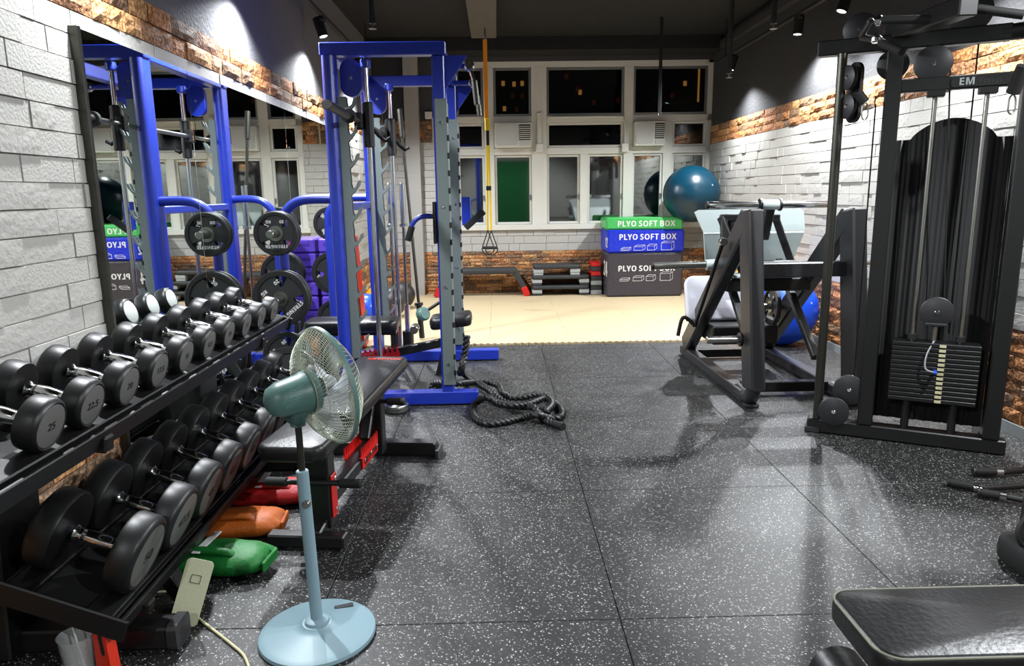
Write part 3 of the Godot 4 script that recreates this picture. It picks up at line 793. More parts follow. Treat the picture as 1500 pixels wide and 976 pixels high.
	rod(lb, "shaft", dirv * 0.3, dirv * 1.85, 0.014, M.dull_steel)
	rod(lb, "lower_sleeve", Vector3.ZERO, dirv * 0.32, 0.026, M.black)
	part(lb, "collar", cyl(0.04, 0.03, 18), M.black, along(dirv * 0.31, dirv * 0.33))
	rod(lb, "upper_sleeve", dirv * 1.85, dirv * 2.1, 0.024, M.dull_steel)

# ---------------------------------------------------------------- dumbbells and their rack
func make_dumbbell(label: String, at: Vector3, tilt: float, r: float, sep: float, th: float, num: String, grp: String):
	var o := thing("dumbbell", label, "dumbbell", at, 0, grp)
	var b := Transform3D(Basis(Vector3(0, 0, 1), -tilt), Vector3.ZERO)
	for s in [-1, 1]:
		var h := part(o, "head", lathe([Vector2(0, -th / 2), Vector2(r * 0.7, -th / 2), Vector2(r * 0.97, -th / 2 + 0.004), Vector2(r, -th / 2 + 0.012), Vector2(r, th / 2 - 0.016), Vector2(r * 0.96, th / 2 - 0.006), Vector2(r * 0.86, th / 2), Vector2(r * 0.80, th / 2 - 0.003), Vector2(0, th / 2 - 0.003)], 36), M.head, b * T(Vector3(s * sep / 2, 0, 0), Vector3(0, 0, -90 * s)))
		var f := part(h, "face", lathe([Vector2(0, 0), Vector2(r * 0.79, 0), Vector2(r * 0.79, 0.002), Vector2(r * 0.74, 0.0035), Vector2(0, 0.0035)], 32), M.face if s > 0 else M.print_white, T(Vector3(0, th / 2 - 0.0035, 0)))
		if s > 0: text(f, num, r * 0.30, M.ink, T(Vector3(0, 0.0038, 0), Vector3(-90, 90, 0)), 0.001)
	var gl := sep - th
	var pr := []
	for k in 13:
		var y := -gl / 2 + gl * k / 12.0
		var q := 0.0185 + 0.003 * cos(PI * (k - 6) / 6.0 * 0.9)
		if k == 1 or k == 11: q = 0.024
		pr.append(Vector2(q, y))
	part(o, "handle", lathe(pr, 20), M.chrome, b * T(Vector3.ZERO, Vector3(0, 0, -90)))
func build_dumbbells():
	var rk := thing("dumbbell_rack", "black steel two-tier dumbbell rack along the left wall", "dumbbell rack", P(-1.28, 0, 2.75))
	var o := rk.position
	# tiers: [centre x, y at the head axis line, tilt, reference radius, near, far]
	var tiers := [[-1.285, 0.8125, atan2(0.055, 0.19), 0.07, 1.50, 3.92, 0.36], [-1.21, 0.347, atan2(0.087, 0.22), 0.1, 1.86, 4.20, 0.40]]
	var ds := [[1.80, 1.995, 2.205, 2.415, 2.63, 2.85, 3.07, 3.29, 3.505, 3.71], [2.0, 2.255, 2.49, 2.715, 2.945, 3.175, 3.40, 3.625, 3.85, 4.08]]
	var rs := [[0.074, 0.073, 0.072, 0.071, 0.07, 0.069, 0.068, 0.067, 0.066, 0.065], [0.118, 0.112, 0.108, 0.105, 0.103, 0.100, 0.098, 0.096, 0.094, 0.092]]
	for ti in 2:
		var tr = tiers[ti]
		var tilt: float = tr[2]
		var nrm := Vector3(sin(tilt), cos(tilt), 0)      # tray normal, leaning toward the room
		var side := Vector3(cos(tilt), -sin(tilt), 0)
		var surf: Vector3 = Vector3(tr[0], tr[1], 0) - nrm * tr[3]
		var dm: float = (tr[4] + tr[5]) / 2; var ln: float = tr[5] - tr[4]
		var bz := Basis(side, nrm, Vector3(0, 0, 1))
		for s in [-1, 1]:
			var c: Vector3 = surf + side * (s * (0.095 if ti == 0 else 0.115)) - nrm * 0.014 + Vector3(0, 0, -dm)
			part(rk, "tray_rail", cbox(0.075, 0.024, ln, 0.004), M.black, Transform3D(bz, c - o))
		part(rk, "tray_web", cbox(tr[6] - 0.05, 0.006, ln - 0.02, 0.002), M.black_matte, Transform3D(bz, surf - nrm * 0.03 + Vector3(0, 0, -dm) - o))
		part(rk, "front_lip", cbox(0.012, 0.06, ln, 0.003), M.black, Transform3D(bz, surf + side * (tr[6] / 2 - 0.02) - nrm * 0.03 + Vector3(0, 0, -dm) - o))
		for e in [tr[4], tr[5]]:
			part(rk, "end_plate", cbox(tr[6], 0.07, 0.012, 0.004), M.black, Transform3D(bz, surf - nrm * 0.035 + Vector3(0, 0, -e) - o))
		for k in 10:
			var r: float = rs[ti][k]
			var p: Vector3 = surf + nrm * (r + 0.001) + Vector3(0, 0, -ds[ti][k])
			var kg := (25.0 - 2.5 * k) if ti == 0 else (50.0 - 2.5 * k)
			var num := ("%d" % int(kg)) if kg == floor(kg) else ("%.1f" % kg)
			make_dumbbell("round black chrome-handled dumbbell on the %s tier, %s from the blue rack end" % [["upper", "lower"][ti], ["tenth", "ninth", "eighth", "seventh", "sixth", "fifth", "fourth", "third", "second", "first"][k]], p, tilt, r, (0.195 if ti == 0 else 0.232), (0.062 if ti == 0 else 0.078), num, "dumbbells on the %s tier" % ["upper", "lower"][ti])
	for d in [2.02, 3.46]:
		var up := beam(rk, "upright", P(-1.49, 0.02, d) - o, P(-1.455, 0.70, d) - o, 0.07, 0.20, M.black, Vector3(0, 0, 1))
		beam(rk, "tray_arm", P(-1.45, 0.70, d) - o, P(-1.14, 0.655, d) - o, 0.05, 0.05, M.black)
		beam(rk, "tray_arm", P(-1.46, 0.26, d) - o, P(-1.08, 0.125, d) - o, 0.05, 0.05, M.black)
		beam(rk, "foot", P(-1.53, 0.045, d) - o, P(-1.02, 0.045, d) - o, 0.09, 0.07, M.black)
		part(rk, "foot_cap", prism(round_rect(0.10, 0.085, 0.02), 0.03), M.graphite, T(P(-1.005, 0.045, d) - o, Vector3(0, 90, 0)))
		beam(rk, "front_leg", P(-1.06, 0.02, d + 0.2) - o, P(-1.13, 0.15, d + 0.2) - o, 0.06, 0.05, M.black)
	beam(rk, "base_rail", P(-1.45, 0.04, 2.02) - o, P(-1.45, 0.04, 3.46) - o, 0.06, 0.06, M.black)
	# things under the near end
	var cardp := G(215, 905, 0.08)
	var card := thing("paper_card", "cream paper card standing beside the near foot of the rack", "card", P(-1.0, 0.112, 2.125))
	part(card, "sheet", prism(round_rect(0.085, 0.21, 0.015), 0.002), M.paper, T(Vector3.ZERO, Vector3(-14, 10, -18)))
	part(card, "printed_mark", tube([Vector3(-0.015, 0.03, 0), Vector3(-0.015, 0.055, 0), Vector3(0.015, 0.055, 0), Vector3(0.015, 0.03, 0), Vector3(-0.015, 0.03, 0)], 0.0012, 5), M.ink, T(Vector3(0, 0, 0.002), Vector3(-14, 10, -18)))
	var cup := thing("plastic_cup", "clear plastic cup on the floor under the rack end", "cup", G(118, 985))
	part(cup, "wall", lathe([Vector2(0.0, 0.002), Vector2(0.034, 0.0), Vector2(0.036, 0.002), Vector2(0.047, 0.12), Vector2(0.049, 0.122), Vector2(0.0455, 0.12), Vector2(0.0345, 0.004), Vector2(0, 0.004)], 28), M.clear_plastic)
	part(cup, "straw", cyl(0.003, 0.16, 8), M.print_white, T(Vector3(0.005, 0.085, 0), Vector3(0, 0, 8)))
	var oc := G(160, 985)
	var orr := thing("plastic_bracket", "orange-red plastic bracket standing under the rack end", "bracket", oc)
	part(orr, "grip", prism(PackedVector2Array([Vector2(-0.03, 0), Vector2(0.035, 0), Vector2(0.02, 0.17), Vector2(-0.03, 0.17)]), 0.03), M.orange_red, T(Vector3(0, 0, 0), Vector3(0, -25, 0)))
	part(orr, "slot", prism(round_rect(0.016, 0.09, 0.008), 0.034), M.black_matte, T(Vector3(0.003, 0.11, 0.0), Vector3(0, -25, 6)))

# ---------------------------------------------------------------- benches
func build_bench_near():
	var t := thing("adjustable_bench", "black adjustable bench with red toothed bracket behind the fan", "bench", P(-0.69, 0, 3.14), deg_to_rad(-6.5))
	part(t, "seat_pad", cushion(0.26, 0.33, 0.065, 0.05), M.leather, T(Vector3(-0.005, 0.435, 0.50)))
	var bp := part(t, "back_pad", cushion(0.27, 0.94, 0.065, 0.04), M.leather, T(Vector3(0.0, 0.462, -0.17), Vector3(1.5, 0, 0)))
	text(bp, "KRYPTON", 0.03, M.orange_red, T(Vector3(0.02, 0.0335, -0.40), Vector3(-90, 0, 0)), 0.001)
	beam(t, "pad_rail", Vector3(0, 0.40, 0.3), Vector3(0, 0.415, -0.55), 0.06, 0.04, M.black)
	part(t, "rear_post", cbox(0.12, 0.34, 0.07, 0.005), M.black, T(Vector3(0.0, 0.235, -0.36)))
	beam(t, "rear_foot", Vector3(-0.30, 0.045, -0.50), Vector3(0.30, 0.045, -0.50), 0.075, 0.07, M.black)
	for s in [-1, 1]:
		part(t, "foot_plate", cbox(0.02, 0.05, 0.13, 0.003), M.graphite, T(Vector3(s * 0.31, 0.027, -0.50)))
	beam(t, "spine", Vector3(0, 0.12, -0.48), Vector3(0, 0.12, 0.36), 0.07, 0.06, M.black)
	part(t, "front_post", cbox(0.11, 0.36, 0.08, 0.005), M.black, T(Vector3(0, 0.22, 0.40)))
	beam(t, "front_foot", Vector3(-0.17, 0.035, 0.52), Vector3(0.14, 0.035, 0.52), 0.06, 0.05, M.black)
	beam(t, "front_leg", Vector3(0, 0.06, 0.40), Vector3(0, 0.04, 0.52), 0.08, 0.05, M.black)
	for z in [[0.245, 0.46], [0.36, -0.28]]:
		rod(t, "roller_bar", Vector3(-0.19, z[0], z[1]), Vector3(0.19, z[0], z[1]), 0.011, M.black)
		for s in [-1, 1]: part(t, "grip", cyl(0.019, 0.09, 16, 0.005), M.black_matte, T(Vector3(s * 0.15, z[0], z[1]), Vector3(0, 0, 90)))
	# red ladder bracket
	var poly := PackedVector2Array([Vector2(-0.12, 0), Vector2(0.13, 0), Vector2(0.14, 0.06)])
	for k in 10:
		var x := 0.135 - k * 0.028
		poly.append(Vector2(x, 0.10)); poly.append(Vector2(x - 0.008, 0.10)); poly.append(Vector2(x - 0.014, 0.065)); poly.append(Vector2(x - 0.022, 0.065))
	poly.append(Vector2(-0.15, 0.065)); poly.append(Vector2(-0.12, 0.05))
	for s in [-1, 1]:
		var br := part(t, "ladder_bracket", prism(poly, 0.006), M.red, T(Vector3(s * 0.04, 0.10, -0.16), Vector3(0, 90, 0)))
		if s > 0: text(br, "KRYPTON", 0.034, M.ink, T(Vector3(0.01, 0.025, 0.0035)), 0.002)
		for k in 3: part(br, "bolt", cyl(0.008, 0.008, 12, 0.002), M.chrome, T(Vector3(-0.09 + k * 0.1, 0.035, 0.006), Vector3(90, 0, 0)))
	beam(t, "prop_arm", Vector3(0, 0.18, -0.22), Vector3(0, 0.40, -0.40), 0.05, 0.03, M.black)
	part(t, "red_side_plate", cbox(0.006, 0.18, 0.06, 0.002), M.red, T(Vector3(0.06, 0.17, 0.40)))
	for k in 2: part(t, "bolt", cyl(0.009, 0.01, 12, 0.002), M.chrome, T(Vector3(0.066, 0.11 + k * 0.13, 0.40), Vector3(0, 0, 90)))

func build_bench_rack():
	var c := W(560, 480, 5.12)
	var t := thing("adjustable_bench", "black adjustable bench lying crosswise inside the blue rack", "bench", Vector3(c.x, 0, c.z))
	var h := 0.44
	part(t, "back_pad", cushion(0.66, 0.27, 0.08, 0.05), M.leather, T(Vector3(-0.21, h, 0)))
	part(t, "seat_pad", cushion(0.30, 0.27, 0.08, 0.05), M.leather, T(Vector3(0.50, h + 0.02, 0), Vector3(0, 0, 6)))
	beam(t, "pad_rail", Vector3(-0.5, h - 0.06, 0), Vector3(0.1, h - 0.06, 0), 0.05, 0.04, M.black)
	beam(t, "spine", Vector3(-0.45, 0.12, 0), Vector3(0.45, 0.30, 0), 0.06, 0.06, M.black)
	beam(t, "seat_post", Vector3(0.48, 0.38, 0), Vector3(0.40, 0.05, 0), 0.07, 0.05, M.black)
	beam(t, "front_foot", Vector3(0.40, 0.035, -0.22), Vector3(0.40, 0.035, 0.22), 0.06, 0.05, M.black)
	beam(t, "rear_post", Vector3(-0.42, 0.36, 0), Vector3(-0.42, 0.05, 0), 0.06, 0.05, M.black)
	beam(t, "rear_foot", Vector3(-0.42, 0.035, -0.24), Vector3(-0.42, 0.035, 0.24), 0.06, 0.05, M.black)
	var poly := PackedVector2Array([Vector2(-0.15, 0), Vector2(0.15, 0), Vector2(0.15, 0.05)])
	for k in 8:
		var x := 0.14 - k * 0.035
		poly.append(Vector2(x, 0.085)); poly.append(Vector2(x - 0.01, 0.085)); poly.append(Vector2(x - 0.018, 0.05)); poly.append(Vector2(x - 0.026, 0.05))
	poly.append(Vector2(-0.15, 0.05))
	for s in [-1, 1]: part(t, "ladder_bracket", prism(poly, 0.006), M.red, T(Vector3(-0.02, 0.17, s * 0.04), Vector3(0, 0, 8)))
	part(t, "hinge", cyl(0.03, 0.12, 18), M.steel, T(Vector3(0.24, h - 0.03, 0.05), Vector3(90, 0, 0)))
	part(t, "adjuster_knob", cyl(0.05, 0.06, 20, 0.012), M.fan_green, T(Vector3(0.30, h + 0.07, 0.02), Vector3(70, 0, -40)))
	rod(t, "adjuster_pin", Vector3(0.31, h + 0.08, 0.0), Vector3(0.42, h + 0.15, 0.0), 0.012, M.dull_steel)

# ---------------------------------------------------------------- pedestal fan
func build_fan():
	var b := G(466, 930)
	var t := thing("pedestal_fan", "grey-green pedestal fan with round wire guard on pale blue base", "fan", b)
	part(t, "base", lathe([Vector2(0, 0), Vector2(0.176, 0), Vector2(0.18, 0.006), Vector2(0.178, 0.016), Vector2(0.16, 0.024), Vector2(0.07, 0.032), Vector2(0.05, 0.04), Vector2(0.045, 0.046), Vector2(0.0, 0.046)], 56), M.fan_base)
	part(t, "carry_slot", cbox(0.06, 0.006, 0.018, 0.002), M.step_grey, T(Vector3(0.06, 0.029, -0.11), Vector3(8, 20, 0)))
	part(t, "collar", lathe([Vector2(0, 0.04), Vector2(0.04, 0.04), Vector2(0.036, 0.055), Vector2(0.024, 0.062), Vector2(0, 0.062)], 28), M.fan_base)
	rod(t, "lower_pole", Vector3(0, 0.05, 0), Vector3(-0.012, 0.55, 0.0), 0.0185, M.fan_base, 20)
	rod(t, "upper_pole", Vector3(-0.012, 0.54, 0), Vector3(-0.014, 0.70, 0.0), 0.010, M.dull_steel, 16)
	part(t, "height_knob", cyl(0.012, 0.02, 14), M.steel, T(Vector3(0.0, 0.45, 0.022), Vector3(90, 0, 0)))
	var ax := Vector3(sin(deg_to_rad(50)), 0.10, -cos(deg_to_rad(50))).normalized()
	var hub := W(478, 565, -b.z - 0.02) - b
	var mo := hub - ax * 0.10
	var neck := Vector3(-0.014, 0.69, 0)
	part(t, "neck", tube([neck, neck + Vector3(0, 0.05, 0), mo + Vector3(0, -0.05, 0), mo], [0.022, 0.03, 0.036, 0.03], 16), M.fan_green)
	var mx := along(Vector3.ZERO, ax); mx.origin = mo
	var mh := part(t, "motor_housing", lathe([Vector2(0, -0.085), Vector2(0.022, -0.082), Vector2(0.04, -0.07), Vector2(0.05, -0.045), Vector2(0.056, 0.015), Vector2(0.064, 0.045), Vector2(0.06, 0.06), Vector2(0.0, 0.06)], 32), M.fan_green, mx)
	for k in 7: part(mh, "vent_slot", cbox(0.003, 0.05, 0.004, 0.001), M.step_grey, T(Vector3(0.0525 * cos(2.2 + k * 0.11), -0.02, 0.0525 * sin(2.2 + k * 0.11))))
	part(t, "hub_cap", lathe([Vector2(0, -0.02), Vector2(0.03, -0.02), Vector2(0.03, 0.01), Vector2(0.02, 0.022), Vector2(0, 0.026)], 24), M.step_light, Transform3D(mx.basis, hub + ax * 0.005))
	# blades
	var fx := Transform3D(mx.basis, hub)
	for k in 3:
		var st := SurfaceTool.new(); st.begin(Mesh.PRIMITIVE_TRIANGLES); st.set_smooth_group(0)
		var g := []
		for i in 7:
			var rr := 0.028 + 0.115 * i / 6.0
			var row := []
			for j in 5:
				var wd := lerpf(0.5, 1.12, sin(PI * 0.5 * i / 6.0))
				var a := (j / 4.0 - 0.5) * wd + TAU * k / 3.0 + 0.2 * i / 6.0
				row.append(Vector3(rr * cos(a), (j / 4.0 - 0.5) * 0.04, rr * sin(a)))
			g.append(row)
		for i in 6:
			for j in 4: quad(st, g[i][j], g[i + 1][j], g[i + 1][j + 1], g[i][j + 1], Vector3.UP)
		st.generate_normals()
		part(t, "blade", st.commit(), M.fan_blade, fx)
	# wire guards
	var R := 0.172
	for side in [-1, 1]:
		var st2 := SurfaceTool.new(); st2.begin(Mesh.PRIMITIVE_TRIANGLES)
		for k in 72:
			var a := TAU * k / 72.0
			var tw: float = 0.35 * side
			var pts := []
			for i in 7:
				var f := i / 6.0
				var rr := lerpf(0.038 if side > 0 else 0.066, R, f)
				var yy: float = side * (0.058 * (1.0 - pow(f, 3.0)) + 0.004)
				var aa: float = a + tw * (1.0 - f)
				pts.append(Vector3(rr * cos(aa), yy, rr * sin(aa)))
			st2.append_from(tube(pts, 0.0011, 4), 0, Transform3D())
		for rr2 in [R, lerpf(0.05, R, 0.55), 0.045 if side > 0 else 0.066]:
			var pts2 := []
			var f2 := clampf((rr2 - 0.05) / (R - 0.05), 0, 1)
			for k in 49: pts2.append(Vector3(rr2 * cos(TAU * k / 48.0), side * (0.058 * (1.0 - pow(f2, 3.0)) + 0.004), rr2 * sin(TAU * k / 48.0)))
			st2.append_from(tube(pts2, 0.0035 if rr2 == R else 0.0016, 6), 0, Transform3D())
		var gd := part(t, "front_guard" if side > 0 else "rear_guard", st2.commit(), M.fan_wire, fx)
		gd.set_meta("kind", "part")
	part(t, "guard_band", lathe([Vector2(R - 0.002, -0.006), Vector2(R + 0.004, -0.006), Vector2(R + 0.004, 0.006), Vector2(R - 0.002, 0.006), Vector2(R - 0.002, -0.006)], 48), M.fan_green, fx)
	# cord
	var cp := []
	for p in [[262, 868], [272, 884], [290, 905], [315, 925], [340, 945], [358, 962], [368, 990]]: cp.append(G(p[0], p[1], 0.005))
	var co := thing("power_cord", "cream power cord trailing on the floor from under the rack", "cord", Vector3(cp[0].x, 0, cp[0].z))
	var lp := []
	for q in cp: lp.append(q - co.position)
	lp.insert(0, Vector3(-0.05, 0.02, 0.02)); lp.insert(0, Vector3(-0.16, 0.006, 0.03))
	part(co, "cable", tube(smooth_path(lp, 0.02), 0.0045, 8), M.cream)

# ---------------------------------------------------------------- leg press
func build_leg_press():
	var o := P(1.9, 0, 5.0)
	var t := thing("leg_press", "dark grey leg press machine with white pads and chrome loading bars", "leg press", o)
	var xs := [1.58, 2.22]
	for i in 2:
		var x: float = xs[i]
		var ap := P(x, 1.23, 4.48)
		# curved upright running into the base rail
		var prof := PackedVector2Array()
		var path := [Vector2(0, 1.23), Vector2(-0.05, 0.8), Vector2(-0.10, 0.3), Vector2(-0.12, 0.14), Vector2(-0.09, 0.07), Vector2(0.0, 0.035)]
		beam(t, "upright", ap - o, P(x + 0.02, 0.12, 4.33) - o, 0.09, 0.19, M.graphite, Vector3(0, 0, 1), 0.012)
		part(t, "base_bend", tube(smooth_path([P(x + 0.02, 0.16, 4.33) - o, P(x + 0.02, 0.075, 4.35) - o, P(x + 0.02, 0.045, 4.43) - o, P(x + 0.02, 0.045, 4.6) - o], 0.03), 0.047, 12), M.graphite)
		beam(t, "base_rail", P(x + 0.02, 0.045, 4.45) - o, P(x - 0.01, 0.045, 5.88) - o, 0.085, 0.07, M.graphite)
		beam(t, "slanted_leg", P(x, 1.18, 4.50) - o, P(x - 0.01, 0.09, 5.80) - o, 0.085, 0.16, M.graphite, Vector3(0, 0, 1), 0.012)
		part(t, "foot", cyl(0.05, 0.02, 20, 0.005), M.black_matte, T(P(x + 0.02, 0.01, 4.36) - o))
		var s := -1.0 if i == 0 else 1.0
		rod(t, "storage_peg", P(x + s * 0.04, 0.43, 4.40) - o, P(x + s * 0.27, 0.43, 4.40) - o, 0.024, M.steel)
		part(t, "peg_flange", cyl(0.045, 0.02, 20), M.black, T(P(x + s * 0.055, 0.43, 4.40) - o, Vector3(0, 0, 90)))
		beam(t, "guide_rail", P(lerpf(x, 1.9, 0.35), 0.25, 4.6) - o, P(lerpf(x, 1.9, 0.35), 1.0, 5.55) - o, 0.05, 0.05, M.black)
	beam(t, "cross_bar", P(1.60, 0.86, 4.46) - o, P(2.20, 0.86, 4.46) - o, 0.07, 0.09, M.graphite)
	beam(t, "cross_bar", P(1.62, 0.06, 4.62) - o, P(2.20, 0.06, 4.62) - o, 0.06, 0.07, M.black)
	beam(t, "cross_bar", P(1.60, 0.05, 5.7) - o, P(2.20, 0.05, 5.7) - o, 0.06, 0.07, M.black)
	beam(t, "seat_beam", P(1.60, 0.70, 5.0) - o, P(2.2, 0.70, 5.0) - o, 0.10, 0.09, M.black)
	part(t, "seat_shelf", cbox(0.42, 0.02, 0.2, 0.004), M.white_metal, T(P(1.86, 0.765, 5.0) - o))
	# sled with its foot plate
	var up := []
	var fp := PackedVector2Array([Vector2(-0.36, 0.0), Vector2(-0.33, -0.17), Vector2(0.33, -0.17), Vector2(0.37, 0.0), Vector2(0.36, 0.02), Vector2(-0.35, 0.02)])
	var c := W(1097, 325, 5.25)
	part(t, "foot_plate", prism(PackedVector2Array([Vector2(-0.40, 0.075), Vector2(-0.37, 0.09), Vector2(0.37, 0.09), Vector2(0.40, 0.07), Vector2(0.41, -0.07), Vector2(-0.33, -0.075)]), 0.02), M.white_metal, T(c - o, Vector3(-6, 0, 0)))
	part(t, "foot_plate_skirt", prism(PackedVector2Array([Vector2(-0.33, 0.0), Vector2(0.41, 0.0), Vector2(0.36, -0.30), Vector2(-0.27, -0.30)]), 0.02), M.white_metal, T(c - o + Vector3(0, -0.08, 0.0), Vector3(22, 0, 0)))
	for q in [[1060, 314, 1063, 398], [1135, 316, 1166, 404], [1056, 318, 1078, 372], [1056, 319, 1142, 319], [1072, 322, 1088, 400]]:
		beam(t, "sled_strut", W(q[0], q[1], 5.12) - o, W(q[2], q[3], 5.05) - o, 0.05, 0.05, M.black)
	beam(t, "sled_post", W(1128, 302, 4.92) - o, W(1118, 350, 5.0) - o, 0.06, 0.06, M.graphite)
	var b0 := W(1035, 301, 4.9); var b1 := W(1224, 299, 4.9)
	rod(t, "load_bar", b0 - o, b1 - o, 0.024, M.chrome, 20)
	part(t, "end_cap", cyl(0.0255, 0.02, 20), M.black, along(b0 - o, b0 - o + (b1 - b0).normalized() * 0.01))
	rod(t, "bar_hub", W(1112, 300, 4.9) - o, W(1142, 300, 4.9) - o, 0.034, M.white_metal, 20)
	for q in [1112, 1141]: part(t, "bar_ring", cyl(0.042, 0.018, 20), M.black, along(W(q, 300, 4.9) - o, W(q + 3, 300, 4.9) - o))
	var l0 := W(955, 390, 5.0); var l1 := W(1050, 387, 5.0)
	rod(t, "load_peg", l0 - o, l1 - o, 0.025, M.steel, 20)
	rod(t, "peg_hub", W(1034, 388, 5.0) - o, l1 - o, 0.036, M.white_metal, 20)
	part(t, "end_cap", cyl(0.0265, 0.02, 20), M.black, along(l0 - o, l0 - o + Vector3(0.01, 0, 0)))
	rod(t, "load_peg", W(1236, 384, 5.0) - o, W(1284, 383, 5.0) - o, 0.025, M.chrome, 20)
	rod(t, "axle", l1 - o, W(1236, 384, 5.0) - o, 0.02, M.black, 14)
	# back and seat cushions
	var pc := W(1052, 437, 5.55)
	var pad := part(t, "back_cushion", cushion(0.52, 0.36, 0.07, 0.07), M.white_pad, T(pc - o, Vector3(68, 0, 0)))
	part(t, "cushion_board", cbox(0.50, 0.02, 0.34, 0.004), M.black, T(pc - o + Vector3(0, -0.02, -0.05), Vector3(68, 0, 0)))
	part(t, "seat_frame", cbox(0.5, 0.14, 0.3, 0.01), M.black, T(P(1.86, 0.28, 5.4) - o))
	# safety lever
	rod(t, "lever_rod", W(1018, 478, 5.35) - o, W(1060, 352, 4.72) - o, 0.013, M.black, 12)
	part(t, "lever_head", cyl(0.026, 0.05, 16), M.steel, T(W(1059, 354, 4.70) - o, Vector3(90, 0, 0)))
	part(t, "lever_handle", tube(smooth_path([W(1018, 478, 5.35) - o, W(1012, 471, 5.35) - o, W(1003, 465, 5.35) - o, W(998, 470, 5.35) - o, W(993, 492, 5.35) - o], 0.02), 0.015, 10), M.black_matte)
	# things behind the machine
	var bb := thing("exercise_ball", "bright blue exercise ball on the floor behind the leg press", "exercise ball", P(2.50, 0, 6.2))
	ball_parts(bb, 0.31, M.ball_blue)
	var yb := thing("exercise_ball", "yellow ball on the floor behind the leg press", "exercise ball", P(2.52, 0, 7.0))
	ball_parts(yb, 0.30, M.yellow)
	var pp := W(1131, 449, 5.4)
	rod(t, "inner_peg", Vector3(2.18, pp.y, pp.z) - o, Vector3(pp.x - 0.08, pp.y, pp.z) - o, 0.024, M.steel)
	make_plate("black weight plate on the inner peg of the leg press beside the blue ball", pp, 0.15, Vector3(-1, 0, 0), 0.0, "")
func ball_parts(t: Node3D, r: float, m: Material):
	var pr := []
	for k in 41:
		var a := -PI / 2 + PI * k / 40.0
		var q := 1.0 + (0.004 if k % 4 == 0 and absf(a) < 1.3 else 0.0)
		pr.append(Vector2(max(r * cos(a) * q, 0.0), r + r * sin(a)))
	part(t, "ball_skin", lathe(pr, 56), m)
	part(t, "valve_plug", cyl(0.012, 0.006, 12), M.step_light, T(Vector3(r * 0.5, r + r * 0.3, r * 0.81), Vector3(70, 30, 0)))

